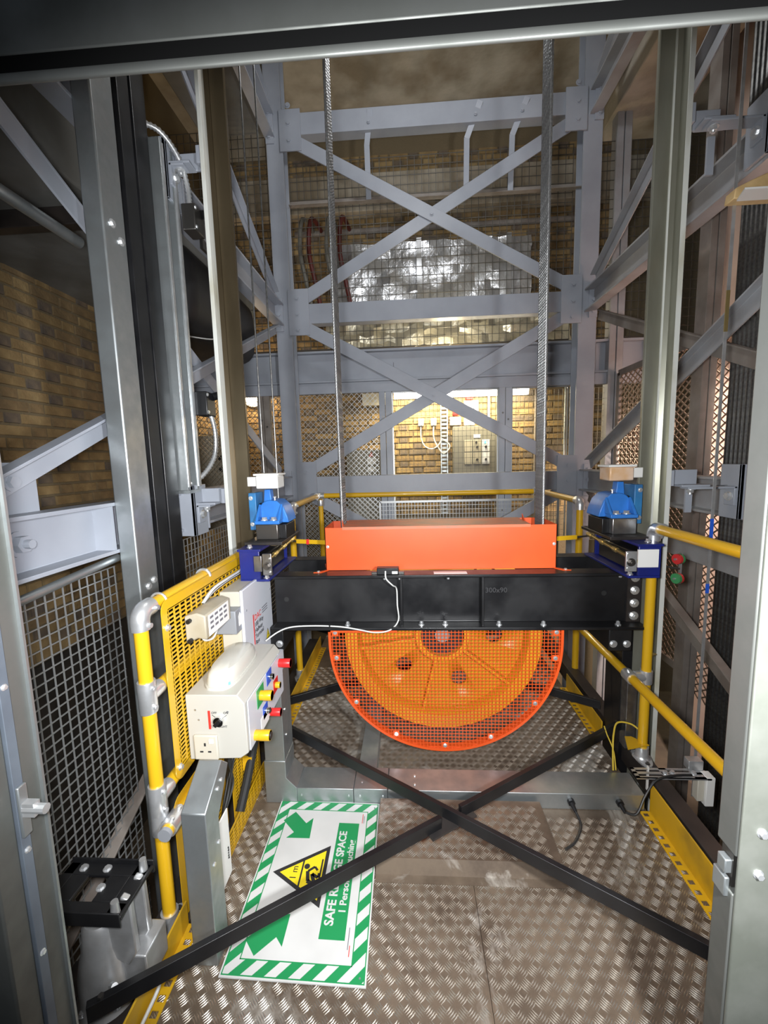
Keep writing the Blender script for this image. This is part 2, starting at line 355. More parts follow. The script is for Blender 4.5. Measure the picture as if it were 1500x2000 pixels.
struct(MB().box((2.6, 0.62, -1.6), (2.75, 4.0, 5.2)).build('wall_right', 'plaster_pink'), 'pink plaster wall seen through the right mesh')
struct(MB().box((-2.62, 0.2, -1.8), (3.6, 5.55, -1.6)).build('floor', 'dark_wall'), 'dark pit floor far below the lift car')
struct(MB().box((-2.4, 0.62, -1.6), (-2.37, 4.3, 0.25)).build('shade_strip', 'wall_foot_shade'), 'dark strip standing for shade along the foot of the left brick wall')  # dark strip added where the wall foot lies in shade
# landing wall around the doorway (behind and beside the jambs)
b = MB().box((-2.62, 0.45, -1.6), (-0.93, 0.62, 5.2)); b.box((0.86, 0.45, -1.6), (3.6, 0.62, 5.2)); b.box((-0.93, 0.45, 2.55), (0.86, 0.62, 5.2)); b.box((-0.93, 0.45, -1.6), (0.86, 0.62, -0.25))
struct(b.build('wall_front', 'concrete_grey'), 'grey landing wall around the shaft doorway')
struct(MB().box((-1.6, -0.6, -0.4), (1.6, 0.45, -0.25)).build('floor_landing', 'concrete_grey'), 'grey concrete landing floor outside the shaft doorway')
# concrete downstands and the landing slab at the left
struct(MB().box((-2.4, 0.62, 2.72), (-1.42, 4.1, 3.02)).build('trim_1', 'concrete_grey', bev=0.01), 'grey concrete slab edge above the left brick wall')
struct(MB().box((-1.75, 0.7, 4.35), (-1.2, 4.3, 5.2)).build('trim_2', 'concrete_grey', bev=0.01), 'concrete downstand beam along the left of the shaft top')
struct(MB().box((-2.3, 5.2, 4.35), (3.0, 5.36, 4.75)).build('trim_3', 'concrete', bev=0.01), 'pale concrete lintel band across the rear wall')
struct(MB().box((1.75, 0.7, 4.3), (2.3, 4.3, 5.2)).build('trim_4', 'concrete', bev=0.01), 'concrete downstand beam along the right of the shaft top')
# doorway: lintel with groove and rolled lip, two jambs
t = thing('door_frame', 'dull galvanised landing door frame around the near opening', 'door frame', (0, 0.7, -0.25))
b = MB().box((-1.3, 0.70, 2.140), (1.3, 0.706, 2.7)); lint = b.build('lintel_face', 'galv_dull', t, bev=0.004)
MB().box((-1.3, 0.702, 2.110), (1.3, 0.708, 2.141)).build('lintel_groove', 'groove_shade', t)  # almost flush strip, blackened in place of a shaded recess
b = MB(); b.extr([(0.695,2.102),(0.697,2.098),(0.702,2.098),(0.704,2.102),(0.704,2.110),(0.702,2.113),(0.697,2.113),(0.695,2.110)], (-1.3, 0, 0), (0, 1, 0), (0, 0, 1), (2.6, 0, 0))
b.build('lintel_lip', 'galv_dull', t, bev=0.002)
# right jamb: reveal face + broad front face, with bolts and the lock slot
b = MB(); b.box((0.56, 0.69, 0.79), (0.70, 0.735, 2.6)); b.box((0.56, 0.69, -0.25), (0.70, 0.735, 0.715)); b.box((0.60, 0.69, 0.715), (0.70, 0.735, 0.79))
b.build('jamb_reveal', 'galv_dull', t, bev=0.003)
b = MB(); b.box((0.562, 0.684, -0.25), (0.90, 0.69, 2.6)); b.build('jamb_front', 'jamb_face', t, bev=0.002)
MB().box((0.565, 0.70, 0.72), (0.60, 0.727, 0.785)).build('lock_pocket', 'steel_dark', t)
MB().box((0.553, 0.702, 0.745), (0.566, 0.722, 0.772)).build('lock_tongue', 'galv', t, bev=0.002)
MB().box((0.553, 0.700, 0.70), (0.562, 0.73, 0.738)).build('lock_keep', 'galv', t, bev=0.002)
for z in (0.845, 0.765): bolt(t, (0.595, 0.684, z), (0, -1, 0), 0.006, 0.006)
# left jamb: dull face, blue-grey strip with screws, dark channel, thin edge
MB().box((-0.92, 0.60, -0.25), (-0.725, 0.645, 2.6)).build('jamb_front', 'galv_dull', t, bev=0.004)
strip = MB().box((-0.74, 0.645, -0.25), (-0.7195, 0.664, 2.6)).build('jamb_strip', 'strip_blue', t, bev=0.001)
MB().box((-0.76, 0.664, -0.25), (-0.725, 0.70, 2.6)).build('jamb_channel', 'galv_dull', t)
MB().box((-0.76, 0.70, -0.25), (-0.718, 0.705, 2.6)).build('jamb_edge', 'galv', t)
for z in (1.12, 0.80, 0.58): bolt(strip, (-0.7195, 0.654, z), (1, 0, 0), 0.004, 0.004, name='screw')
MB().box((-0.7195, 0.646, 0.83), (-0.713, 0.664, 0.93)).build('latch_plate', 'galv', t, bev=0.002)
MB().cyl((-0.713, 0.655, 0.885), (-0.672, 0.655, 0.885), 0.009, 10).box((-0.713, 0.648, 0.872), (-0.69, 0.662, 0.898)).build('latch_pin', 'alu', t)

# ================================================================== SHAFT STEELWORK
Z1, Z2, Z3, ZH = 1.28, 2.78, 4.28, 0.18
XL, XR = -1.15, 1.58          # webs of the side channels
def column(name, label, x0, x1, y0, y1, z0=-1.6, z1=5.2, m='grey_paint', group=None):
    t = thing(name, label, 'column', ((x0+x1)/2, y0, z0), group); b = MB()
    b.extr(I_prof(x1-x0, y1-y0, 0.012, 0.014), ((x0+x1)/2, (y0+y1)/2, z0), (0, 1, 0), (1, 0, 0), (0, 0, z1-z0)); return t, b
for sx, lab in ((-1, 'grey painted steel column at the rear left corner of the shaft'), (1, 'grey painted steel column at the rear right corner of the shaft')):
    x0, x1 = ((-1.14, -1.0) if sx < 0 else (1.45, 1.60))
    t = thing('steel_column', lab, 'column', ((x0+x1)/2, 3.87, -1.6))
    b = MB(); b.box((x0, 3.80, -1.6), (x1, 3.815, 5.2)); b.box((x0, 3.93, -1.6), (x1, 3.945, 5.2)); xw = x0+0.03 if sx < 0 else x1-0.03
    b.box((xw-0.006, 3.815, -1.6), (xw+0.006, 3.93, 5.2)); b.build('shaft', 'grey_paint', t, bev=0.002)
    gi = -0.84 if sx < 0 else 1.30; go = x1-0.02 if sx < 0 else x0+0.02
    for zc, za, zb in ((Z1, 1.14, 1.50), (Z2, 2.60, 2.985), (Z3, 4.07, 4.385)):
        g = MB().box((go, 3.784, za), (gi, 3.797, zb)).build('gusset_plate', 'grey_paint', t, bev=0.002)
        for zz in (zc-0.13, zc, zc+0.13): bolt(g, ((go+gi)/2+0.01*sx, 3.784, zz), (0, -1, 0), 0.016, 0.008, 'grey_paint')
        c = MB().box((x0-0.0 if sx < 0 else x1-0.07, 3.787, zc-0.14), (x0+0.07 if sx < 0 else x1, 3.80, zc+0.14)).build('cleat', 'grey_paint', t, bev=0.002)
        for zz in (zc-0.09, zc, zc+0.09): bolt(c, ((x0+0.035) if sx < 0 else (x1-0.035), 3.787, zz), (0, -1, 0), 0.016, 0.012, 'grey_paint')
# rear cross beams (channels, flanges to the back)
for zc, lab in ((Z1, 'lowest grey cross beam of the rear frame, just above the yellow rail'), (Z2, 'middle grey cross beam of the rear frame, below the foil duct'), (Z3, 'top grey cross beam of the rear frame, under the concrete')):
    b = MB(); b.prof((-0.99, 3.80, zc), (1.455, 3.80, zc), [(-q[0], q[1]) for q in C_prof(0.165, 0.10, 0.01, 0.012)])
    tag(b.build('cross_beam', 'grey_paint', bev=0.002), lab, 'beam')
def flat_brace(p0, p1, lab, w=0.105, th=0.012, m='grey_paint', nrm=(0, -1, 0), rb=True, angle=False, grp=None):
    p0, p1 = Vector(p0), Vector(p1); t = thing('brace_bar', lab, 'brace', (p0 if p0.z < p1.z else p1), grp); d = (p1-p0).normalized(); n = Vector(nrm); s = d.cross(n).normalized()
    if s.z < 0: s = -s
    b = MB(); b.extr([(-w/2, 0), (w/2, 0), (w/2, th), (-w/2+th, th), (-w/2+th, w*0.7), (-w/2, w*0.7)] if angle else [(-w/2,0),(w/2,0),(w/2,th),(-w/2,th)], p0, s, -n, p1-p0)
    b.build('bar', m, t, bev=0.0015)
    if rb: bolt(t, (p0+p1)/2+n*0.001, n, 0.014, 0.008, m)
    return t
flat_brace((-0.87, 3.795, 4.13), (1.33, 3.795, 2.92), 'grey diagonal brace across the upper rear panel, falling to the right, in front')
flat_brace((-0.87, 3.808, 2.92), (1.33, 3.808, 4.13), 'grey diagonal brace across the upper rear panel, rising to the right, behind')
flat_brace((-0.87, 3.795, 2.66), (1.33, 3.795, 1.45), 'grey diagonal brace across the lit rear panel, falling to the right, in front')
flat_brace((-0.87, 3.808, 1.44), (1.33, 3.808, 2.66), 'grey diagonal brace across the lit rear panel, rising to the right, behind')
flat_brace((-0.87, 3.795, 1.17), (1.33, 3.795, -0.05), 'grey diagonal brace falling behind the orange box from the left')
flat_brace((-0.87, 3.808, -0.05), (1.33, 3.808, 1.17), 'grey diagonal brace falling behind the orange box from the right')
# side channels
def side_beam(x, sx, zc, y0, y1, lab, m='grey_paint'):
    t = thing('side_beam', lab, 'beam', (x, (y0+y1)/2, zc-0.09)); pr = C_prof(0.185, 0.085, 0.012, 0.013)
    b = MB(); b.prof((x, y0, zc), (x, y1, zc), [(q[0]*(-sx), q[1]) for q in pr]); b.build('channel', m, t, bev=0.002)
    return t
sbL1 = side_beam(XL, -1, Z1, 0.72, 3.80, 'grey channel beam at the left, lower level, with a large hex nut')
sbL2 = side_beam(XL, -1, Z2, 0.72, 3.80, 'grey channel beam at the left, upper level, above the black duct')
sbL3 = side_beam(XL, -1, Z3, 0.72, 3.80, 'grey channel beam at the left, under the shaft ceiling')
sbR1 = side_beam(XR, 1, Z1, 0.72, 3.80, 'grey channel beam at the right, lower level, behind the blue guide shoe', 'grey_paint_old')
sbR2 = side_beam(XR, 1, Z2, 0.72, 3.80, 'dusty channel beam at the right, upper level, carrying a rail bracket', 'grey_paint_old')
sbR3 = side_beam(XR, 1, Z3, 0.72, 3.80, 'grey channel beam at the right, under the shaft ceiling', 'grey_paint_old')
bolt(sbL1, (XL+0.012, 1.13, 1.285), (1, 0, 0), 0.026, 0.024, 'grey_paint', stud=0.025)
MB().box((XL+0.012, 1.43, 1.20), (XL+0.08, 1.445, 1.36)).build('stiffener', 'grey_paint', sbL1)
MB().box((XL+0.012, 1.62, 1.20), (XL+0.08, 1.635, 1.36)).build('stiffener', 'grey_paint', sbL1)
g = MB().box((XL-0.0, 0.72, 1.372), (XL+0.012, 1.22, 1.52)).build('gusset_plate', 'grey_paint', sbL1)
# side bracing, left frame (angles)
def side_brace(x, sx, y0, z0, y1, z1, lab, m='grey_paint', w=0.075, leg=0.05):
    p0, p1 = Vector((x, y0, z0)), Vector((x, y1, z1)); t = thing('brace_angle', lab, 'brace', p0 if z0 < z1 else p1)
    d = (p1-p0); n = Vector((-sx, 0, 0)); s = d.cross(n).normalized()
    if s.z < 0: s = -s
    b = MB(); b.extr([(-w/2, 0), (w/2, 0), (w/2, leg), (w/2-0.009, leg), (w/2-0.009, 0.009), (-w/2, 0.009)], p0, s, n, d); b.build('angle', m, t, bev=0.0015)
    return t
xb = XL+0.02
tb = side_brace(xb, -1, 0.98, 1.41, 3.72, 2.64, 'grey diagonal angle rising rearwards from the lower left beam')
bolt(tb, (xb+0.009, 1.12, 1.465), (1, 0, 0), 0.018, 0.014, 'grey_paint')
side_brace(xb-0.02, -1, 3.72, 1.42, 0.98, 2.64, 'grey diagonal angle falling rearwards behind the steel strut on the left', leg=0.0095)
side_brace(xb, -1, 3.72, 2.92, 0.98, 4.16, 'grey diagonal angle in the upper left frame, falling to the rear column')
side_brace(xb, -1, 3.72, 4.40, 2.2, 5.15, 'grey diagonal angle at the very top left, above the top beam')
side_brace(xb-0.02, -1, 3.72, 1.15, 0.98, -0.1, 'grey diagonal angle below the lower left beam, behind the wire mesh', 'dusty_steel')
xr = XR-0.02
side_brace(xr, 1, 3.72, 1.42, 0.98, 2.64, 'grey diagonal angle rising towards the camera between the right beams', 'grey_paint_old', 0.09)
side_brace(xr+0.03, 1, 3.72, 2.64, 0.98, 1.42, 'dusty diagonal angle falling towards the camera between the right beams', 'dusty_steel', 0.08, 0.028)
side_brace(xr, 1, 3.72, 2.92, 0.98, 4.16, 'grey diagonal angle in the upper right frame, behind the right guide rail', 'grey_paint_old', 0.09)
side_brace(xr, 1, 3.72, 4.40, 2.2, 5.15, 'grey diagonal angle at the very top right, above the top beam', 'grey_paint_old', 0.09)
side_brace(xr, 1, 3.72, 1.15, 0.98, -0.12, 'dusty brown diagonal angle falling to the right, beside the yellow post', 'dusty_steel', 0.11)
# horizontal sheet angle right
tag(MB().bar((1.64, 3.0, 0.93), (1.64, 0.8, 0.93), 0.05, 0.11).build('sheeting_rail', 'grey_paint_old', bev=0.002), 'dark grey horizontal rail low on the right, crossing the brown brace', 'rail')
# steelwork columns further right and the sheeting posts
for x, y, wd, lab, m in ((1.78, 3.95, 0.12, 'grey column of the next shaft, right of the rear right column', 'grey_paint_old'), (1.795, 2.75, 0.085, 'dusty twin post between the mesh panels on the right', 'dusty_steel'), (2.15, 3.9, 0.12, 'dark column furthest right at the back', 'grey_paint_old')):
    b = MB(); b.box((x, y, -1.6), (x+wd*0.46, y+0.1, 5.2)); b.box((x+wd*0.54, y, -1.6), (x+wd, y+0.1, 5.2)); b.box((x+wd*0.4, y+0.03, -1.6), (x+wd*0.6, y+0.1, 5.2))
    tag(b.build('steel_post', m, bev=0.002), lab, 'post')
# rear I beam
t = thing('plate_girder', 'deep grey steel girder spanning behind the rear columns', 'beam', (0.2, 4.03, 2.22))
MB().prof((-2.38, 4.03, 2.365), (2.2, 4.03, 2.365), I_prof(0.285, 0.13, 0.012, 0.02)).build('girder', 'grey_paint', t, bev=0.003)
MB().box((-0.125, 4.015, 2.34), (-0.12, 4.024, 2.39)).build('web_mark', 'ink_grey', t)
tag(MB().box((-2.3, 3.985, 2.125), (2.2, 4.05, 2.222)).build('head_rail', 'grey_paint', bev=0.002), 'grey head rail of the mesh screen under the girder', 'rail')
for x, lab in ((-0.265, 'grey screen post left of the lit brick wall'), (0.835, 'grey screen post right of the control cabinet'), (-1.42, 'grey screen post far left, behind the thin governor ropes')):
    t = thing('screen_post', lab, 'post', (x+0.06, 4.0, -0.4)); b = MB(); b.box((x, 3.985, -0.4), (x+0.056, 4.05, 2.125)); b.box((x+0.060, 3.985, -0.4), (x+0.118, 4.05, 2.125)); b.build('post', 'grey_paint' if x > -1 else 'dusty_steel', t, bev=0.002)
    for z in (1.9, 1.0): bolt(t, (x+0.035, 3.985, z), (0, -1, 0), 0.006, 0.006, 'steel_dark'); bolt(t, (x+0.085, 3.985, z-0.06), (0, -1, 0), 0.006, 0.006, 'steel_dark')
# hangers from the top beam to an angle rail
t = thing('hanger_rail', 'dark horizontal angle rail in the upper rear mesh', 'rail', (0.2, 3.92, 3.72)); MB().prof((-1.0, 3.95, 3.72), (1.5, 3.95, 3.72), L_prof(0.05, 0.05, 0.006)).build('angle', 'dusty_steel', t)
for x, lab in ((-0.30, 'left of the three bent flat hangers under the top beam'), (0.53, 'middle of the three bent flat hangers under the top beam'), (0.90, 'right of the three bent flat hangers under the top beam')):
    b = MB(); k = 0.04 if x < 0 else 0.1
    b.bar((x+k, 3.79, 4.34), (x, 3.86, 4.12), 0.045, 0.007, up=(0, -1, 0)); b.bar((x, 3.86, 4.125), (x, 3.91, 3.73), 0.045, 0.007, up=(0, -1, 0))
    h = thing('hanger_bar', lab, 'hanger', (x, 3.86, 3.72)); b.build('flat', 'grey_paint', h); bolt(h, (x+k*0.6, 3.79, 4.25), (0, -1, 0), 0.01, 0.008, 'grey_paint')
# ------------------------------------------------------------------ wire and expanded mesh screens
def mesh_screen(name, lab, o, u, v, W, Hh, step, r, m, dia=False, frame=None, fr=0.02):
    o, u, v = Vector(o), Vector(u), Vector(v); t = thing(name, lab, 'mesh screen', o+u*W/2)
    b = MB()
    if dia: diamond_grid(b, o, u, v, W, Hh, step[0], step[1], r*2, r*1.2)
    else: wire_grid(b, o, u, v, int(W/step[0])+1, int(Hh/step[1])+1, step[0], step[1], r, 1.6*r)
    b.build('wire_mesh', m, t, kind='stuff', smooth=False)
    if frame:
        f = MB(); up = u.cross(v)
        f.bar(o, o+v*Hh, fr, fr*0.5, up=up); f.bar(o+u*W, o+u*W+v*Hh, fr, fr*0.5, up=up); f.bar(o, o+u*W, fr, fr*0.5, up=up); f.bar(o+v*Hh, o+u*W+v*Hh, fr, fr*0.5, up=up); f.build('frame', frame, t)
    return t
X, Y, Z = (1, 0, 0), (0, 1, 0), (0, 0, 1)
mesh_screen('mesh_screen', 'diamond mesh panel left of the lit brick wall, under the girder', (-1.30, 4.02, 0.5), X, Z, 1.02, 1.63, (0.05, 0.05), 0.0022, 'mesh_galv', dia=True)
mesh_screen('mesh_screen', 'square wire mesh panel in front of the lit cabinet and sockets', (-0.14, 4.02, 0.7), X, Z, 0.97, 1.42, (0.038, 0.05), 0.0014, 'mesh_dark', frame='mesh_galv', fr=0.012)
mesh_screen('mesh_screen', 'square wire mesh panel right of the cabinet, behind the hoist ropes', (0.96, 4.02, 0.7), X, Z, 0.50, 1.42, (0.038, 0.05), 0.0014, 'mesh_tan', frame='mesh_galv', fr=0.012)
mesh_screen('mesh_screen', 'square wire mesh panel right of the rear right column', (1.62, 4.02, 0.7), X, Z, 0.5, 1.42, (0.038, 0.05), 0.0016, 'mesh_tan')
mesh_screen('mesh_screen', 'galvanised wire mesh low behind the yellow rear rail', (-0.28, 3.97, 0.3), X, Z, 1.66, 0.80, (0.030, 0.040), 0.0018, 'mesh_galv', frame='mesh_galv', fr=0.02)
mesh_screen('mesh_screen', 'diamond mesh low behind the rear left yellow post', (-1.0, 3.97, 0.3), X, Z, 0.70, 0.85, (0.05, 0.05), 0.0024, 'mesh_galv', dia=True)
mesh_screen('mesh_screen', 'square wire mesh across the foil duct, upper rear panel', (-1.0, 3.98, 2.52), X, Z, 2.5, 1.62, (0.061, 0.075), 0.0022, 'mesh_dark')
mesh_screen('mesh_screen', 'dark square mesh behind the upper left bracing', (-2.3, 3.98, 2.52), X, Z, 1.14, 1.9, (0.061, 0.075), 0.0024, 'mesh_dark')
mesh_screen('mesh_screen', 'dark square mesh right of the upper rear right column', (1.66, 3.98, 2.52), X, Z, 0.9, 1.62, (0.061, 0.075), 0.0022, 'mesh_dark')
mesh_screen('mesh_screen', 'brown diamond mesh in front of the left rear wall box', (-2.3, 3.99, 0.9), X, Z, 0.9, 1.3, (0.05, 0.05), 0.0024, 'mesh_tan', dia=True)
mesh_screen('mesh_screen', 'galvanised square mesh beside the near left opening, below the beam', (-1.13, 0.74, -0.6), Y, Z, 0.76, 1.74, (0.0345, 0.0345), 0.0018, 'mesh_galv')
mesh_screen('mesh_screen', 'bright square mesh behind the black posts, below the left beam', (-1.13, 1.62, 0.2), Y, Z, 2.15, 0.95, (0.0345, 0.0345), 0.0018, 'mesh_galv')
mesh_screen('mesh_screen', 'brown expanded mesh panel beside the right guide rail', (1.86, 2.86, 0.0), Y, Z, 1.05, 2.2, (0.075, 0.052), 0.0042, 'mesh_brown', dia=True, frame='dusty_steel', fr=0.05)
mesh_screen('mesh_screen', 'brown expanded mesh panel lit pink, near right edge', (1.97, 0.9, -0.2), Y, Z, 2.06, 2.5, (0.075, 0.052), 0.0045, 'mesh_brown', dia=True)
# ropes of the next shaft in front of the pink wall
for k in range(6):
    x = 1.86; y = 2.435+0.032*k
    o = MB().cyl((x, y, -1.0), (x, y, 4.6), 0.0125, 8).build('counterweight_rope', 'rope_dark'); tag(o, 'dark rope before the pink mesh, %s of the row' % ('rightmost', 'second from the right', 'third from the right', 'third from the left', 'second from the left', 'leftmost')[k], 'rope', 'dark ropes of the neighbouring lift')
# tube across the left mesh and the upper left pipe
tag(MB().cyl((-1.09, 0.74, 1.11), (-1.09, 1.47, 1.165), 0.014, 14).build('steel_tube', 'galv'), 'slanted grey tube across the near left wire mesh', 'tube')
tag(MB().cyl((-1.25, 0.78, 2.36), (-1.25, 1.66, 2.36), 0.021, 16).build('conduit_pipe', 'galv'), 'grey pipe at the upper left running to the steel post', 'pipe')
# ================================================================== LIFT CAR ROOF
def tread(mb, x0, x1, y0, y1, z, sx=0.029, sy=0.035):
    """five-bar tread pattern: groups of raised lozenges in alternating directions at 45 degrees"""
    nx = int((x1-x0)/sx); ny = int((y1-y0)/sy)
    for i in range(nx):
        for j in range(ny):
            cx, cy = x0+(i+0.5)*sx, y0+(j+0.5)*sy; s = 1 if (i+j) % 2 == 0 else -1
            d = Vector((0.7071, 0.7071*s, 0)); n = Vector((-d.y, d.x, 0))
            for k in range(-2, 3):
                c = Vector((cx, cy, z))+n*(k*0.0062); hl = 0.0145; hw = 0.0023
                V = [c-d*hl, c+n*hw, c+d*hl, c-n*hw, c-d*hl*0.5+Vector((0, 0, 0.0021)), c+d*hl*0.5+Vector((0, 0, 0.0021))]
                mb.add(V, [(0, 3, 5, 4), (2, 1, 4, 5), (0, 4, 1), (2, 5, 3)])
    return mb
roof = thing('car_roof', 'dirty tread plate roof of the lift car', 'roof', (0.125, 2.0, -0.03))
for nm, x0, x1, y0, y1 in (('plate', -0.74, 0.2, 0.74, 1.655), ('plate', 0.2015, 0.975, 0.74, 1.655), ('plate', -0.74, -0.25, 1.6565, 3.45), ('plate', -0.2485, 0.975, 1.6565, 3.45)):
    pl = MB().box((x0, y0, -0.03), (x1, y1, 0)).build(nm, 'tread_plate', roof)
    tread(MB(), x0+0.004, x1-0.004, y0+0.004, min(y1, 2.9)-0.004, 0.0).build('tread_bars', 'tread_bar', pl, kind='stuff', smooth=False)
# raised tray cover in front of the trunking
t = thing('tray_cover', 'raised tread plate cover with a folded front, before the trunking', 'cover', (0.19, 1.5, 0))
b = MB(); b.extr([(1.318, 0.001), (1.318, 0.004), (1.345, 0.006), (1.368, 0.05), (1.64, 0.05), (1.64, 0.046), (1.371, 0.046), (1.348, 0.002)], (-0.148, 0, 0), (0, 1, 0), (0, 0, 1), (0.672, 0, 0))
b.box((-0.146, 1.37, 0.0), (-0.142, 1.64, 0.047)); b.box((0.518, 1.37, 0.0), (0.522, 1.64, 0.047))
cv = b.build('cover', 'tread_plate', t, ang=25); tread(MB(), -0.145, 0.521, 1.371, 1.637, 0.0502).build('tread_bars', 'tread_bar', cv, kind='stuff', smooth=False)
# trunking: cross run, riser, rear run, near riser
t = thing('cable_trunking', 'galvanised cable trunking across the car roof, rising at the left', 'trunking', (0.15, 1.73, 0))
b = MB(); b.box((-0.52, 1.66, 0.0), (-0.27, 1.79, 0.072)); b.build('trunking_length', 'galv', t, bev=0.002)
b = MB(); b.box((-0.268, 1.66, 0.0), (-0.12, 1.79, 0.074)); b.build('tee_piece', 'galv', t, bev=0.002)
b = MB(); b.box((-0.118, 1.66, 0.0), (0.965, 1.79, 0.072)); b.build('trunking_length', 'galv', t, bev=0.002)
b = MB(); b.extr([(-0.66, 0.0), (-0.52, 0.0), (-0.52, 0.074), (-0.565, 0.12), (-0.565, 0.2), (-0.66, 0.2)], (0, 1.658, 0), (1, 0, 0), (0, 0, 1), (0, 0.134, 0)); b.build('bend_piece', 'galv', t, bev=0.002)
MB().box((-0.655, 1.66, 0.2), (-0.567, 1.79, 0.60)).build('riser', 'galv', t, bev=0.002)
MB().box((-0.262, 1.79, 0.0), (-0.178, 2.55, 0.07)).build('rear_run', 'galv', t, bev=0.002)
for x in (-0.50, -0.29, -0.24, -0.14): bolt(t, (x, 1.66, 0.04), (0, -1, 0), 0.0045, 0.003, name='screw', washer=False)
for x, y in ((-0.235, 1.70), (-0.15, 1.70), (-0.195, 1.75), (0.0, 1.695), (0.0, 1.745), (-0.54, 1.72)): bolt(t, (x, y, 0.072), (0, 0, 1), 0.0045, 0.003, name='screw', washer=False)
for z in (0.30, 0.42): bolt(t, (-0.567, 1.70, z), (1, 0, 0), 0.0045, 0.003, name='screw', washer=False)
for x, lab in ((0.66, 'left'), (0.86, 'right')):
    g = MB().cyl((x, 1.66, 0.04), (x, 1.645, 0.04), 0.015, 8).cyl((x, 1.645, 0.04), (x+0.004, 1.615, 0.03), 0.010, 10, 0.007).build('cable_gland', 'black_plastic', t)
tag(MB().tube(smooth_path([(0.664, 1.62, 0.03), (0.67, 1.575, 0.012), (0.645, 1.53, 0.008), (0.61, 1.49, 0.007), (0.57, 1.465, 0.006)]), 0.005, 8).build('power_cable', 'cable_black'), 'short black cable from the left trunking gland to the tray', 'cable')
tag(MB().tube(smooth_path([(0.864, 1.62, 0.03), (0.90, 1.60, 0.04), (0.945, 1.625, 0.10), (1.0, 1.65, 0.15), (1.08, 1.66, 0.165), (1.15, 1.665, 0.165)]), 0.005, 8).build('sensor_cable', 'cable_black'), 'black cable curving from the right gland up to the tape sensor', 'cable')
# near trunking post below the control box
t = thing('trunking_post', 'shiny galvanised trunking post below the control box', 'trunking', (-0.64, 1.12, 0))
b = MB(); b.extr([(1.05, 0.0), (1.125, 0.0), (1.125, 0.43), (1.21, 0.545), (1.17, 0.585), (1.05, 0.505)], (-0.674, 0, 0), (0, 1, 0), (0, 0, 1), (0.074, 0, 0)); b.build('body', 'galv', t, bev=0.003)
for y, z in ((1.13, 0.52), (1.155, 0.53), (1.11, 0.36), (1.075, 0.32), (1.09, 0.05)): bolt(t, (-0.60, y, z), (1, 0, 0), 0.006, 0.004, name='screw', washer=False)
# yellow toe boards with slotted foot
def toe(name, lab, x, sx, y0, y1, h=0.12):
    t = thing(name, lab, 'toe board', (x, (y0+y1)/2, 0)); b = MB().box((x, y0, 0), (x+0.006*sx, y1, h)); b.build('upright', 'yellow_dirty', t, bev=0.001)
    n = max(1, int((y1-y0)/0.034)); p = (y1-y0)/n; b = MB(); xa, xb, xc = x, x-0.012*sx, x-0.04*sx
    b.box((xa, y0, 0.001), (xb, y1, 0.004)); b.box((xc, y0, 0.001), (xc+0.008*sx, y1, 0.004))
    for i in range(n+1): yy = y0+i*p; b.box((xb, max(y0, yy-0.009), 0.001), (xc+0.008*sx, min(y1, yy+0.009), 0.004))
    b.build('slotted_foot', 'yellow_dirty', t)
    return t
toe('toe_board', 'yellow slotted toe board along the near right roof edge', 0.982, 1, 0.74, 1.655, 0.13)
toe('toe_board', 'short yellow slotted toe board at the right, behind the orange guard', 0.99, 1, 2.12, 2.62, 0.10)
toe('toe_board', 'yellow slotted toe board at the bottom left corner of the picture', -0.75, -1, 0.74, 1.16, 0.09)
toe('toe_board', 'yellow slotted toe board left of the orange guard', -0.735, -1, 2.02, 3.2, 0.10)
# black side frame and uprights
def blk(name, lab, cat, a, bb, m='black_dusty'): return tag(MB().box(a, bb).build(name, m, bev=0.003), lab, cat)
blk('frame_beam', 'black side beam outside the right yellow toe board', 'beam', (1.02, 0.74, 0.0), (1.09, 3.4, 0.10))
blk('frame_beam', 'black side beam under the left yellow posts', 'beam', (-0.88, 0.74, -0.12), (-0.76, 3.4, -0.01))
for sx, lab in ((1, 'black car upright under the right end of the crosshead'), (-1, 'black car upright under the left end of the crosshead')):
    q = lambda x: x if sx > 0 else 0.284-x
    t = thing('car_upright', lab, 'upright', (q(1.03), 2.0, -0.2))
    b = MB(); b.box((q(1.003), 1.98, -0.2), (q(1.012), 2.12, 0.715)); b.box((q(1.003), 1.968, -0.2), (q(1.05), 1.98, 0.715)); b.box((q(1.003), 2.12, -0.2), (q(1.05), 2.132, 0.715)); b.build('channel', 'black_paint', t, bev=0.002)
    MB().box((q(1.003), 1.91, 0.10), (q(1.05), 1.965, 0.46)).build('gusset', 'steel_block' if sx > 0 else 'black_paint', t, bev=0.003)
    MB().box((q(0.90), 1.89, 0.60), (q(1.003), 2.14, 0.716)).build('packing_block', 'black_paint', t, bev=0.004)
    for xx in (0.92, 0.98): bolt(t, (q(xx), 1.89, 0.635), (0, -1, 0), 0.012, 0.01, 'zinc')
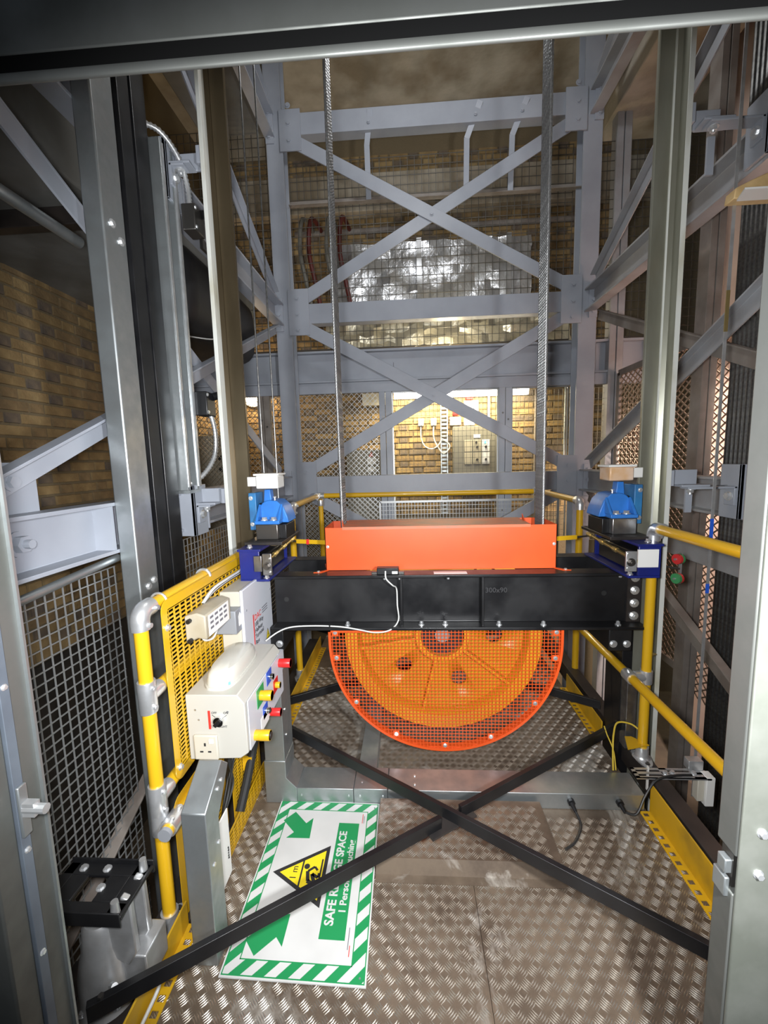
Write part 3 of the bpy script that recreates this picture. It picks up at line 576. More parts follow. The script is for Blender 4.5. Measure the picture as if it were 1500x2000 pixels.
# flat black cross braces over the roof
PB = [(-0.009, -0.023), (0.009, -0.023), (0.009, 0.022), (-0.009, 0.022)]
def xbar(lab, p0, p1, split=None):
    p0, p1 = Vector(p0), Vector(p1); t = thing('tie_bar', lab, 'brace', p0); d = (p1-p0).normalized()
    if split is None: MB().prof(p0, p1, PB).build('bar', 'black_paint', t, bev=0.001)
    else:
        c = p0+(p1-p0)*split; MB().prof(p0, c-d*0.045, PB).build('bar', 'black_paint', t, bev=0.001); MB().prof(c+d*0.045, p1, PB).build('bar', 'black_paint', t, bev=0.001)
        MB().prof(c-d*0.10-Vector((0, 0, 0.024)), c+d*0.10-Vector((0, 0, 0.024)), [(-0.03, -0.004), (0.03, -0.004), (0.03, 0.004), (-0.03, 0.004)]).build('splice_plate', 'black_dusty', t)
    for p, s_ in ((p0, 1), (p1, -1)): bolt(t, p+d*0.03*s_+Vector((0, 0, 0.022)), (0, 0, 1), 0.007, 0.006, 'steel_dark', washer=False)
    return t
xbar('black tie bar from the bottom left corner to the right upright, spliced at the crossing', (-0.80, 0.81, 0.195), (1.0, 1.955, 0.195), 0.5155)
xbar('black tie bar from the left upright to the bottom right, unbroken', (-0.72, 1.955, 0.195), (1.06, 0.81, 0.195))
xbar('black tie bar behind the guard, from the left upright to the rear right', (-0.72, 2.16, 0.17), (1.04, 3.2, 0.17))
xbar('black tie bar behind the guard, from the right upright to the rear left', (1.0, 2.16, 0.17), (-0.76, 3.2, 0.17), 0.497)
# ------------------------------------------------------------------ crosshead
BX0, BX1, BZ0, BZ1 = -0.655, 1.045, 0.718, 0.98
t = thing('crosshead_beam', 'black steel crosshead channel carrying the orange box, front face', 'beam', (0.19, 1.88, BZ0))
b = MB(); b.prof((BX0, 1.935, 0.849), (BX1, 1.935, 0.849), C_prof(BZ1-BZ0, 0.088, 0.012, 0.014)); b.build('channel', 'black_paint', t, bev=0.003)
for x in (-0.045, 0.325): MB().box((x-0.005, 1.862, BZ0+0.014), (x+0.005, 1.924, BZ1-0.014)).build('stiffener', 'black_paint', t, bev=0.001)
pl = MB().box((0.985, 1.915, BZ0+0.014), (1.045, 1.9235, BZ1-0.014)).build('end_plate', 'black_dusty', t)
for z in (0.76, 0.82, 0.88, 0.94): bolt(pl, (1.017, 1.915, z), (0, -1, 0), 0.014, 0.012, 'zinc', stud=0.008)
for x in (-0.30, 0.045, 0.155, 0.40, 0.60, 0.93):
    bolt(t, (x, 1.875, BZ0+0.014), (0, 0, 1), 0.009, 0.014, 'zinc', stud=0.006)
for x in (0.17, -0.05, 0.93, 1.02, -0.12): bolt(t, (x, 1.872, BZ1-0.014), (0, 0, -1), 0.007, 0.01, 'zinc')
for x, z in ((0.885, 0.865), (-0.60, 0.845)): MB().cyl((x, 1.9225, z), (x, 1.9235, z), 0.012, 16).build('hole', 'rubber', t)
def text_mesh(body, size, o, xd, yd, m, parent=None, name='lettering', align='LEFT', ext=0.0003, font_bold=False, squash=1.0, offset=0.0):
    cu = bpy.data.curves.new('txt', 'FONT'); cu.body = body; cu.size = size; cu.align_x = align; cu.extrude = ext; cu.resolution_u = 3; cu.offset = offset
    ob = bpy.data.objects.new('txt', cu); C.objects.link(ob); dg = bpy.context.evaluated_depsgraph_get(); me = bpy.data.meshes.new_from_object(ob.evaluated_get(dg))
    V = [Vector(v.co) for v in me.vertices]; F = [tuple(p.vertices) for p in me.polygons]
    bpy.data.objects.remove(ob); bpy.data.curves.remove(cu); bpy.data.meshes.remove(me)
    o, xd, yd = Vector(o), Vector(xd).normalized(), Vector(yd).normalized(); n = xd.cross(yd)
    b = MB(); b.add([o+xd*v.x*squash+yd*v.y+n*(v.z+ext) for v in V], F)
    return b.build(name, m, parent, smooth=False)
text_mesh('300x90', 0.034, (0.345, 1.9225, 0.872), (1, 0, 0), (0, 0, 1), 'mark_faint', t)
MB().box((0.105, 1.865, BZ1), (0.255, 1.90, BZ1+0.001)).build('paper_label', 'label_white', t)
tag(MB().prof((BX0, 2.16, 0.849), (BX1, 2.16, 0.849), [(-q[0], q[1]) for q in C_prof(BZ1-BZ0, 0.088, 0.012, 0.014)]).build('crosshead_channel', 'black_paint', bev=0.003), 'black rear crosshead channel, behind the orange box', 'beam')
# load sensor and its white cable
t = thing('load_sensor', 'flat black sensor box clamped under the front of the orange box', 'sensor', (-0.11, 1.89, BZ1))
MB().box((-0.155, 1.858, BZ1), (-0.055, 1.90, BZ1+0.03)).build('body', 'black_plastic', t, bev=0.003); MB().box((-0.18, 1.865, BZ1), (-0.03, 1.885, BZ1+0.012)).build('foot', 'steel_dark', t, bev=0.002)
MB().box((-0.085, 1.856, BZ1+0.004), (-0.06, 1.8585, BZ1+0.016)).build('label', 'label_white', t)
t = thing('sensor_cable', 'thin white cable drooping along the black crosshead', 'cable', (-0.3, 1.87, BZ0))
MB().tube(smooth_path([(-0.115, 1.855, BZ1+0.018), (-0.112, 1.845, 0.965), (-0.085, 1.86, 0.93), (-0.068, 1.90, 0.90), (-0.066, 1.905, 0.82), (-0.062, 1.89, 0.752), (-0.10, 1.846, 0.722), (-0.17, 1.842, 0.712), (-0.25, 1.843, 0.726), (-0.33, 1.846, 0.738), (-0.45, 1.848, 0.742), (-0.56, 1.846, 0.737), (-0.62, 1.83, 0.72), (-0.67, 1.80, 0.69)], 8), 0.0034, 8).build('cable', 'cable_white', t)
for x, z in ((-0.38, 0.741), (-0.58, 0.736)): MB().box((x-0.003, 1.842, z-0.007), (x+0.003, 1.852, z+0.007)).build('clip', 'black_plastic', t)
# ------------------------------------------------------------------ orange rope-guard box
OX0, OX1, OY0, OY1, OZ1 = -0.405, 0.675, 1.945, 2.175, 1.186
t = thing('sheave_cover', 'bright orange sheet steel box over the sheave on the black beam', 'cover', (0.135, 2.06, BZ1))
b = MB(); b.box((OX0, OY0, BZ1), (OX1, OY0+0.003, OZ1)); b.box((OX0, OY1-0.003, BZ1), (OX1, OY1, OZ1)); b.box((OX0, OY0, BZ1), (OX0+0.003, OY1, OZ1)); b.box((OX1-0.003, OY0, BZ1), (OX1, OY1, OZ1)); b.build('box_sides', 'orange', t)
b = MB(); b.box((OX0+0.085, OY0-0.002, OZ1), (OX1-0.12, OY1, OZ1+0.003)); b.box((OX0+0.085, OY0-0.002, OZ1-0.01), (OX1-0.12, OY0, OZ1)); b.build('lid', 'orange_brown', t)
MB().extr([(0, 0), (0.055, 0), (0, 0.035)], (OX0+0.085, OY0, OZ1+0.003), (0, 1, 0), (0, 0, 1), (0.002, 0, 0)).build('lid_lug', 'orange', t); MB().extr([(0.09, 0), (0.145, 0.0), (0.145, 0.03)], (OX1-0.122, OY0, OZ1+0.003), (0, 1, 0), (0, 0, 1), (0.002, 0, 0)).build('lid_lug', 'orange', t)
for sx in (-1, 1):
    x = OX0 if sx < 0 else OX1
    b = MB(); b.extr([(0, 0), (0.052*sx, -0.045), (0.016*sx, -0.045), (-0.015*sx, 0.0), (0, 0.12), (0.03*sx, 0.12)], (x, OY0, BZ1), (1, 0, 0), (0, 1, 0), (0, 0, 0.003)); f = b.build('foot_flange', 'orange', t)
    bolt(f, (x+0.03*sx, OY0-0.035, BZ1+0.003), (0, 0, 1), 0.006, 0.004)
    bolt(t, (x+(0.012 if sx < 0 else -0.012), OY0, BZ1+0.115), (0, -1, 0), 0.005, 0.004)
# ------------------------------------------------------------------ sheave
SX, SY0, SY1, SZ, SR = 0.148, 1.965, 2.11, 0.640, 0.478
t = thing('rope_sheave', 'ochre yellow rope sheave with round holes, behind the orange guard', 'sheave', (SX, (SY0+SY1)/2, SZ-SR))
mid = (SY0+SY1)/2
rim = [(SR-0.062, SY0), (SR, SY0), (SR, SY0+0.012)]
for k in range(6): y = SY0+0.022+k*0.02; rim += [(SR-0.001, y-0.006), (SR-0.012, y-0.004), (SR-0.016, y), (SR-0.012, y+0.004), (SR-0.001, y+0.006)]
rim += [(SR, SY1-0.008), (SR, SY1), (SR-0.062, SY1), (SR-0.075, mid+0.02), (SR-0.075, mid-0.02)]
b = MB(); b.lathe([(r, y-mid) for r, y in rim], (SX, mid, SZ), (0, 1, 0), 96, closed=True); b.build('rim', 'sheave', t)
wb = MB().lathe([(0.125, -0.012), (SR-0.068, -0.012), (SR-0.068, 0.012), (0.125, 0.012)], (SX, mid, SZ), (0, 1, 0), 96, closed=True).build('web', 'sheave', t)
cut = MB()
for a in (-5, -71, -137, 157, 91, 30): cx, cz = SX+0.262*math.cos(R(a)), SZ+0.262*math.sin(R(a)); cut.cyl((cx, mid-0.1, cz), (cx, mid+0.1, cz), 0.041, 28)
co = cut.build('cutter', 'sheave', t); bo = wb.modifiers.new('holes', 'BOOLEAN'); bo.object = co; bo.operation = 'DIFFERENCE'; bo.solver = 'EXACT'
dg = bpy.context.evaluated_depsgraph_get(); me = bpy.data.meshes.new_from_object(wb.evaluated_get(dg)); wb.modifiers.clear(); wb.data = me; bpy.data.objects.remove(co)
for a in (-38, -104, -170, 124, 62):
    d = Vector((math.cos(R(a)), 0, math.sin(R(a)))); b = MB(); b.bar(Vector((SX, mid-0.034, SZ))+d*0.115, Vector((SX, mid-0.034, SZ))+d*(SR-0.066), 0.046, 0.013, up=(-d.z, 0, d.x)); b.build('rib', 'sheave', t, bev=0.001)
b = MB(); b.lathe([(0.106, -0.07), (0.13, -0.07), (0.13, 0.07), (0.106, 0.07)], (SX, mid, SZ), (0, 1, 0), 48, closed=True); b.build('hub_ring', 'sheave', t)
b = MB(); b.cyl((SX, mid-0.035, SZ), (SX, mid+0.05, SZ), 0.107, 40); b.build('hub_shade', 'black_dusty', t); MB().cyl((SX, mid-0.062, SZ), (SX, mid-0.03, SZ), 0.036, 24).build('axle_end', 'dusty_steel', t)  # dark disc paints the shade of the hub opening
# ------------------------------------------------------------------ orange mesh guard
GX, GZ, GR, GY = 0.151, 0.632, 0.551, 1.905
t = thing('sheave_guard', 'orange half-round mesh guard in front of the sheave', 'guard', (GX, GY, GZ-GR))
def ring(r0, r1, y0, y1, top, n=56):
    b = MB(); o = [(r1, top)]+[(r1*math.cos(a), r1*math.sin(a)) for a in [-math.pi*i/n for i in range(n+1)]]+[(-r1, top)]
    i_ = [(r0, top)]+[(r0*math.cos(a), r0*math.sin(a)) for a in [-math.pi*i/n for i in range(n+1)]]+[(-r0, top)]
    for k in range(len(o)-1):
        P = [(o[k]), (o[k+1]), (i_[k+1]), (i_[k])]
        V = [Vector((GX+p[0], y0, GZ+p[1])) for p in P]+[Vector((GX+p[0], y1, GZ+p[1])) for p in P]
        b.add(V, [(0, 1, 2, 3), (7, 6, 5, 4), (0, 4, 5, 1), (2, 6, 7, 3)])
    b.add([(GX+s, y, GZ+top) for s in (r0, r1) for y in (y0, y1)]+[(GX-s, y, GZ+top) for s in (r0, r1) for y in (y0, y1)], [(0, 1, 3, 2), (4, 6, 7, 5)]); return b
ring(GR-0.012, GR, GY-0.006, GY+0.006, 0.07).build('rim', 'orange', t); ring(GR-0.004, GR-0.001, GY+0.006, GY+0.05, 0.07).build('side_band', 'orange', t)
b = MB(); b.box((GX-GR, GY-0.006, GZ+0.058), (GX-GR+0.33, GY+0.006, GZ+0.070)); b.box((GX-GR+0.32, GY-0.006, GZ+0.068), (GX+GR, GY+0.006, GZ+0.080)); b.box((GX-GR-0.02, GY-0.02, GZ+0.081), (GX-GR+0.012, GY+0.1, GZ+0.085)); b.box((GX+GR-0.012, GY-0.02, GZ+0.081), (GX+GR+0.02, GY+0.1, GZ+0.085)); b.build('top_bar', 'orange', t)
b = MB(); s = 0.0172; n = int(GR/s)
for i in range(-n, n+1):
    x = i*s; h = math.sqrt(max(0, (GR-0.006)**2-x*x)); tp = 0.062 if x < -0.22 else 0.072
    if h > 0.01: b.bar((GX+x, GY, GZ-h), (GX+x, GY, GZ+tp), 0.0026, 0.0026, up=(0, 1, 0))
for j in range(-n, 5):
    z = j*s; wd = math.sqrt(max(0, (GR-0.006)**2-min(z, 0)**2))
    if wd > 0.01: b.bar((GX-wd, GY+0.003, GZ+z), (GX+wd, GY+0.003, GZ+z), 0.0026, 0.0026, up=(0, 1, 0))
b.build('wire_mesh', 'orange', t, kind='stuff', smooth=False)
for a in (-8, -35, -65, -90, -117, -145, -172, 6, 174):
    c = Vector((GX+(GR-0.03)*math.cos(R(a)), GY-0.002, GZ+(GR-0.03)*math.sin(R(a)))); tb = MB().cbox(c, (0.03, 0.004, 0.03)).build('fixing_tab', 'orange', t); bolt(tb, c+Vector((0, -0.002, 0)), (0, -1, 0), 0.007, 0.006)
# ------------------------------------------------------------------ hoist ropes
def rope_mesh(z0, z1, r, m, strands=6, pitch=0.075, seg=0.0075):
    b = MB(); n = int((z1-z0)/seg); rs = r*0.42
    for s in range(strands):
        pts = [(math.cos(2*math.pi*(s/strands+(i*seg)/pitch))*r*0.58, math.sin(2*math.pi*(s/strands+(i*seg)/pitch))*r*0.58, z0+i*seg) for i in range(n+1)]
        b.tube(pts, rs, 5, cap=False)
    return b.mesh('hoist_rope', m, ang=180)
rm = rope_mesh(0, 2.95, 0.0078, 'rope')
for sx, lab in ((-1, 'twisted steel hoist rope at the left end of the orange box'), (1, 'twisted steel hoist rope in the bundle at the right end of the orange box')):
    for k in range(6):
        o = bpy.data.objects.new('hoist_rope', rm); C.objects.link(o); y = SY0+0.022+k*0.02
        o.location = (SX+sx*(SR-0.004), y, 0.99); tag(o, lab if sx < 0 else 'hoist rope at the box end near the right rail, %s' % ('rightmost', 'second from the right', 'third from the right', 'third from the left', 'second from the left', 'leftmost')[k], 'rope', 'left hoist ropes' if sx < 0 else 'right hoist ropes')
# ================================================================== YELLOW HANDRAILS
PR = 0.0205
def pipe(t, name, p0, p1, m='yellow'): return MB().cyl(p0, p1, PR, 20).build(name, m, t)
def sleeve(t, c, ax, l=0.09, name='clamp_fitting', r=0.0265, screws=((0, -1, 0),), extra=None):
    c, ax = Vector(c), Vector(ax).normalized(); b = MB(); b.lathe([(PR, -l/2), (r*0.96, -l/2), (r, -l/2+0.004), (r, l/2-0.004), (r*0.96, l/2), (PR, l/2)], c, ax, 24)
    if extra is not None:
        e = Vector(extra); b.cyl(c, c+e, r*0.92, 20)
    f = b.build(name, 'zinc', t)
    for s in screws:
        s = Vector(s).normalized()
        for q in ((-l*0.3, l*0.3) if l > 0.06 else (0,)): MB().cyl(c+ax*q+s*(r-0.003), c+ax*q+s*(r+0.007), 0.0075, 10).cyl(c+ax*q+s*(r+0.006), c+ax*q+s*(r+0.0085), 0.0045, 6).build('grub_screw', 'zinc', f)
    return f
def elbow(t, c, d0, d1, r=0.0275, rad=0.03):
    """c corner point; d0,d1 unit directions leaving the corner"""
    c, d0, d1 = Vector(c), Vector(d0).normalized(), Vector(d1).normalized(); k = 0.055
    pts = [c+d0*k]+[c+d0*rad*(1-math.sin(a))+d1*rad*(1-math.cos(a)) for a in [math.pi/2*i/8 for i in range(9)]]+[c+d1*k]
    f = MB().tube(pts, r, 20).build('elbow_fitting', 'zinc', t)
    n = d0.cross(d1)
    for p, d in ((c+d0*k*0.75, d1), (c+d1*k*0.75, d0)):
        for s in (n,): MB().cyl(p+s*(r-0.003)*(1 if s.y < 0 or s.x > 0 else -1), p+s*(r+0.008)*(1 if s.y < 0 or s.x > 0 else -1), 0.0075, 10).build('grub_screw', 'zinc', f)
    return f
def base_flange(t, x, y, z, along=(0, 1, 0)):
    a = Vector(along); b = MB(); b.lathe([(PR, 0.06), (0.027, 0.06), (0.0275, 0.02), (0.034, 0.01), (0.04, 0.006), (0.0, 0.0)], (x, y, z), (0, 0, 1), 24); p = Vector((x, y, z))
    b.extr([(math.cos(q)*0.068, math.sin(q)*0.034) for q in [2*math.pi*i/24 for i in range(24)]], p, a, a.cross(Vector((0, 0, -1))), (0, 0, 0.008)); f = b.build('base_flange', 'zinc', t)
    for s in (-1, 1): bolt(f, p+a*0.05*s+Vector((0, 0, 0.008)), (0, 0, 1), 0.007, 0.006, 'steel_dark')
    return f
# near left rail
LX, LY, LZ = -0.812, 1.16, 1.068
t = thing('handrail', 'yellow tube handrail at the left, carrying the perforated panels', 'handrail', (LX, LY, -0.01))
pipe(t, 'post', (LX, LY, 0.04), (LX, LY, LZ-0.04)); elbow(t, (LX, LY, LZ), (0, 0, -1), (0, 1, 0)); pipe(t, 'top_rail', (LX, LY+0.05, LZ), (LX, 1.96, LZ)); base_flange(t, LX, LY, -0.01)
MB().tube(arc((LX, LY+0.10, LZ), 0.026, 0, 2*math.pi, 20, (1, 0, 0), (0, 0, 1)), 0.004, 6).build('clip', 'zinc', t)
for z in (0.80, 0.455):
    sleeve(t, (LX, LY, z), (0, 0, 1), 0.10, screws=((1, -0.3, 0),), extra=(0, 0.06, 0)); pipe(t, 'mid_rail', (LX, LY+0.04, z), (LX, 1.93, z))
f = sleeve(t, (LX+0.05, LY-0.005, 0.385), (0, 1, 0), 0.07, screws=((0.3, 0, 1),)); MB().cyl((LX, LY, 0.34), (LX, LY, 0.43), 0.0265, 20).build('collar', 'zinc', f)
pipe(t, 'lower_rail', (LX+0.05, LY-0.055, 0.385), (LX+0.05, 1.9, 0.385)); MB().cyl((LX+0.05, LY-0.062, 0.385), (LX+0.05, LY-0.05, 0.385), 0.0208, 20).build('end_cap', 'grey_plastic', t)
for y in (1.55, 1.90): MB().tube(arc((LX+0.004, y, LZ), 0.027, 0, math.pi, 12, (1, 0, 0), (0, 0, 1)), 0.006, 8).build('saddle_clip', 'zinc', t)
pipe(t, 'far_post', (LX, 1.93, 0.0), (LX, 1.93, LZ-0.02))
# near right rail
RX, RY, RZ = 1.05, 1.85, 1.178
t = thing('handrail', 'yellow tube handrail at the near right, running out of view', 'handrail', (RX, RY, 0.10))
pipe(t, 'post', (RX, RY, 0.15), (RX, RY, RZ-0.04)); elbow(t, (RX, RY, RZ), (0, 0, -1), (0, -1, 0)); pipe(t, 'top_rail', (RX, RY-0.05, RZ), (RX, 0.80, RZ)); base_flange(t, RX, RY, 0.10)
f = sleeve(t, (RX, RY, 0.50), (0, 0, 1), 0.06, screws=(), extra=(-0.05, 0, 0)); sleeve(t, (RX-0.072, RY, 0.50), (0, 1, 0), 0.06, screws=((-0.3, 0, 1),))
pipe(t, 'mid_rail', (RX-0.072, 2.62, 0.50), (RX-0.072, 0.80, 0.50))
bolt(t, (RX+0.02, RY+0.01, 0.60), (1, 0, 0), 0.009, 0.012, 'brass', stud=0.012)
# rear rails
t = thing('handrail', 'yellow tube guard rail across the back of the car roof', 'handrail', (0.15, 3.5, 0.02))
YB, ZB, XA, XB = 3.52, 1.21, -0.775, 1.075
pipe(t, 'rear_rail', (XA+0.03, YB, ZB), (XB-0.03, YB, ZB)); 
for x, lab in ((XA, -1), (XB, 1)):
    pipe(t, 'side_rail', (x, 2.74, ZB), (x, YB-0.02, ZB)); elbow(t, (x, YB, ZB), (0, -1, 0), (-lab, 0, 0)); pipe(t, 'rear_post', (x-0.02*lab, YB+0.0, 0.0), (x-0.02*lab, YB+0.0, ZB-0.03)); sleeve(t, (x-0.02*lab, YB, ZB-0.06), (0, 0, 1), 0.05, screws=())
    elbow(t, (x, 2.70, ZB), (0, 1, 0), (0, 0, -1)); pipe(t, 'side_post', (x, 2.70, 0.06), (x, 2.70, ZB-0.04)); base_flange(t, x, 2.70, 0.02)
# low left rail seen under the crosshead
pipe(t, 'mid_rail', (XA-0.03, 2.08, 0.52), (XA-0.03, 2.70, 0.52)); sleeve(t, (XA-0.03, 2.70, 0.52), (0, 1, 0), 0.06, screws=())
# webbing straps from the box to the rear rail
for x0, x1, lab in ((OX0, -0.60, 'yellow strap with a red clip, left of the orange box'), (OX1, 0.845, 'plain yellow strap right of the orange box')):
    t = thing('strap', lab, 'strap', ((x0+x1)/2, 2.06, 1.08)); b = MB(); b.bar((x0, 2.10, 1.085), (x1, 2.15, 1.085), 0.004, 0.022); b.build('webbing', 'yellow', t)
    MB().cyl((x1, 2.15, 1.085), (x1+(0.06 if x1 > 0 else -0.06), 2.17, 1.086), 0.005, 8).build('hook', 'steel_dark', t)
    if x1 < 0: MB().cbox((-0.535, 2.133, 1.085), (0.014, 0.010, 0.026)).build('clip', 'red', t)
# ================================================================== PERFORATED PANELS
def perf(t, name, x, y0, y1, z0, z1, my=0.035, mz=0.03, py=0.036, ly=0.028, pz=0.0148, lz=0.0088, th=0.002, m='yellow', rad=0.035):
    b = MB()
    def bx(ya, yb, za, zb): b.box((x, ya, za), (x+th, yb, zb))
    nr = int((z1-z0-2*mz)/pz); nc = int((y1-y0-2*my)/py); ys = y0+(y1-y0-nc*py)/2; zs = z0+(z1-z0-nr*pz)/2
    # border with rounded corners
    def rc(cy, cz, a0): return [(cy+rad*math.cos(a0+math.pi/2*i/6), cz+rad*math.sin(a0+math.pi/2*i/6)) for i in range(7)]
    bx(y0+rad, y1-rad, z0, zs); bx(y0+rad, y1-rad, zs+nr*pz, z1); bx(y0, ys, z0+rad, z1-rad); bx(ys+nc*py, y1, z0+rad, z1-rad)
    for cy, cz, a in ((y0+rad, z0+rad, math.pi), (y1-rad, z0+rad, 1.5*math.pi), (y1-rad, z1-rad, 0), (y0+rad, z1-rad, math.pi/2)):
        b.extr([(cy, cz)]+rc(cy, cz, a), (x, 0, 0), (0, 1, 0), (0, 0, 1), (th, 0, 0))
    for cy0, cy1, cz0, cz1 in ((y0+rad, max(ys, y0+rad), z0+rad, z1-rad),):
        pass
    for r in range(nr+1):
        z = zs+r*pz; bx(ys-0.001, ys+nc*py+0.001, z-(pz-lz)/2, z+(pz-lz)/2)
    for r in range(nr):
        for c in range(nc+1): yy = ys+c*py; bx(yy-(py-ly)/2, yy+(py-ly)/2, zs+r*pz+(pz-lz)/2, zs+(r+1)*pz-(pz-lz)/2)
    return b.build(name, m, t, smooth=False)
t = thing('guard_panel', 'yellow perforated panel behind the control box and white terminal box', 'guard panel', (-0.782, 1.6, 0.45)); perf(t, 'perforated_sheet', -0.784, 1.22, 1.975, 0.455, 1.075)
MB().box((-0.80, 1.26, 1.070), (-0.784, 1.975, 1.0745)).build('top_flange', 'yellow', t)
for y, z in ((1.243, 0.985), (1.243, 0.50), (1.95, 1.03)): bolt(t, (-0.782, y, z), (1, 0, 0), 0.008, 0.008, 'zinc')
t = thing('guard_panel', 'yellow perforated panel low at the left, behind the trunking post', 'guard panel', (-0.74, 1.5, 0)); perf(t, 'perforated_sheet', -0.772, 1.17, 1.52, 0.0, 0.43); perf(t, 'perforated_sheet', -0.735, 1.50, 1.80, 0.0, 0.42, my=0.02)
perf(t, 'bottom_strip', -0.712, 1.30, 1.79, 0.0, 0.10, my=0.02, mz=0.012, rad=0.008)
MB().box((-0.73, 1.60, 0.20), (-0.69, 1.61, 0.26)).build('bracket', 'yellow', t)
bw = thing('cable_bundle', 'loose black cables hanging below the control box', 'cable', (-0.70, 1.5, 0.1))
for k in range(5):
    r_ = random.Random(k); MB().tube(smooth_path([(-0.70+0.01*k, 1.46+0.03*k, 0.48), (-0.71, 1.44+0.02*k+r_.uniform(-.03, .03), 0.38), (-0.715+r_.uniform(0, .02), 1.40+r_.uniform(-.02, .05), 0.28), (-0.70, 1.34+r_.uniform(-.02, .03), 0.2), (-0.66, 1.28, 0.12+0.01*k)]), 0.0045, 6).build('cable', 'cable_black', bw)
MB().tube(smooth_path([(-0.70, 1.62, 0.50), (-0.69, 1.66, 0.36), (-0.70, 1.60, 0.22), (-0.71, 1.50, 0.10)]), 0.018, 10).build('conduit', 'rubber', bw)
tag(MB().box((-0.665, 1.22, 0.05), (-0.660, 1.30, 0.30)).build('notice_card', 'label_white', bev=0.002), 'white printed card behind the trunking post', 'card')
# ================================================================== CONTROL BOX
t = thing('control_box', 'grey-white inspection control box with coloured push buttons', 'control box', (-0.67, 1.5, 0.48))
prof = [(-0.778, 0.482), (-0.598, 0.490), (-0.570, 0.510), (-0.572, 0.690), (-0.596, 0.722), (-0.778, 0.722)]
b = MB(); b.extr(prof, (0, 1.30, 0), (1, 0, 0), (0, 0, 1), (0, 0.40, 0)); b.build('housing', 'ctrl_grey', t, bev=0.003)
fp = MB().box((-0.5705, 1.315, 0.508), (-0.566, 1.70, 0.692)).build('button_plate', 'white_panel', t, bev=0.002)
b = MB(); b.extr([(1.66, 0.508), (1.74, 0.53), (1.74, 0.68), (1.66, 0.692)], (-0.62, 0, 0), (0, 1, 0), (0, 0, 1), (0.05, 0, 0)); b.build('button_shroud', 'white_panel', t, bev=0.003)
def button(y, z, r, h, m, plate=None, ps=0.03, top=None, name='push_button'):
    c = Vector((-0.566, y, z)); o = MB().cyl(c, c+Vector((h, 0, 0)), r*0.96, 20).lathe([(0.0, h), (r*0.9, h), (r, h-0.003), (r, h*0.35), (r*0.8, h*0.3)], c, (1, 0, 0), 20).build(name, m, t)
    if plate: MB().box((-0.566, y-ps/2, z-ps/2), (-0.5645, y+ps/2, z+ps/2)).build('button_legend', plate, o)
    if top: MB().cyl(c+Vector((h, 0, 0)), c+Vector((h+0.004, 0, 0)), r*0.6, 14).build('button_cap', top, o)
    return o
button(1.43, 0.645, 0.019, 0.045, 'yellow', 'green_btn', 0.07); button(1.36, 0.535, 0.019, 0.055, 'yellow', None, top='steel_dark', name='key_switch')
button(1.53, 0.665, 0.012, 0.018, 'chrome', 'blue_btn', 0.055); button(1.47, 0.56, 0.012, 0.018, 'chrome', 'blue_btn', 0.05, top='ink'); button(1.60, 0.59, 0.013, 0.02, 'yellow', 'red', 0.055)
button(1.66, 0.655, 0.019, 0.05, 'red', None, name='stop_button'); button(1.53, 0.515, 0.016, 0.04, 'red', None, name='stop_button')
MB().box((-0.566, 1.42, 0.505), (-0.5645, 1.50, 0.555)).build('legend_plate', 'label_white', t)
# end face: rotary switch, red bar, socket
k = MB().cyl((-0.662, 1.30, 0.632), (-0.662, 1.285, 0.632), 0.017, 24).build('switch_ring', 'chrome', t); MB().bar((-0.672, 1.282, 0.622), (-0.652, 1.282, 0.642), 0.012, 0.012, up=(0, 1, 0)).build('switch_knob', 'black_plastic', k)
MB().box((-0.702, 1.2985, 0.598), (-0.694, 1.30, 0.665)).build('red_bar', 'red_ink', t); text_mesh('OFF', 0.011, (-0.69, 1.2995, 0.654), (1, 0, 0), (0, 0, 1), 'ink', t); text_mesh('ON', 0.011, (-0.648, 1.2995, 0.654), (1, 0, 0), (0, 0, 1), 'ink', t); text_mesh('LIGHT', 0.011, (-0.668, 1.2995, 0.604), (1, 0, 0), (0, 0, 1), 'ink', t)
MB().bar((-0.688, 1.2992, 0.65), (-0.677, 1.2992, 0.642), 0.0012, 0.001, up=(0, 1, 0)).bar((-0.636, 1.2992, 0.65), (-0.647, 1.2992, 0.642), 0.0012, 0.001, up=(0, 1, 0)).build('switch_marks', 'ink', t)
s = MB().box((-0.755, 1.288, 0.490), (-0.672, 1.30, 0.580)).build('power_socket', 'cream', t, bev=0.004)
for x, z, w_, h_ in ((-0.715, 0.548, 0.006, 0.011), (-0.728, 0.522, 0.011, 0.005), (-0.70, 0.522, 0.011, 0.005)): MB().box((x-w_/2, 1.2865, z-h_/2), (x+w_/2, 1.2885, z+h_/2)).build('socket_hole', 'ink', s)
MB().box((-0.70, 1.2845, 0.553), (-0.684, 1.289, 0.568)).build('socket_rocker', 'white_plastic', s, bev=0.001)
for x, z in ((-0.745, 0.668), (-0.632, 0.662), (-0.735, 0.632)): bolt(t, (x, 1.30, z), (0, -1, 0), 0.004, 0.002, 'alu', 'screw', washer=False)
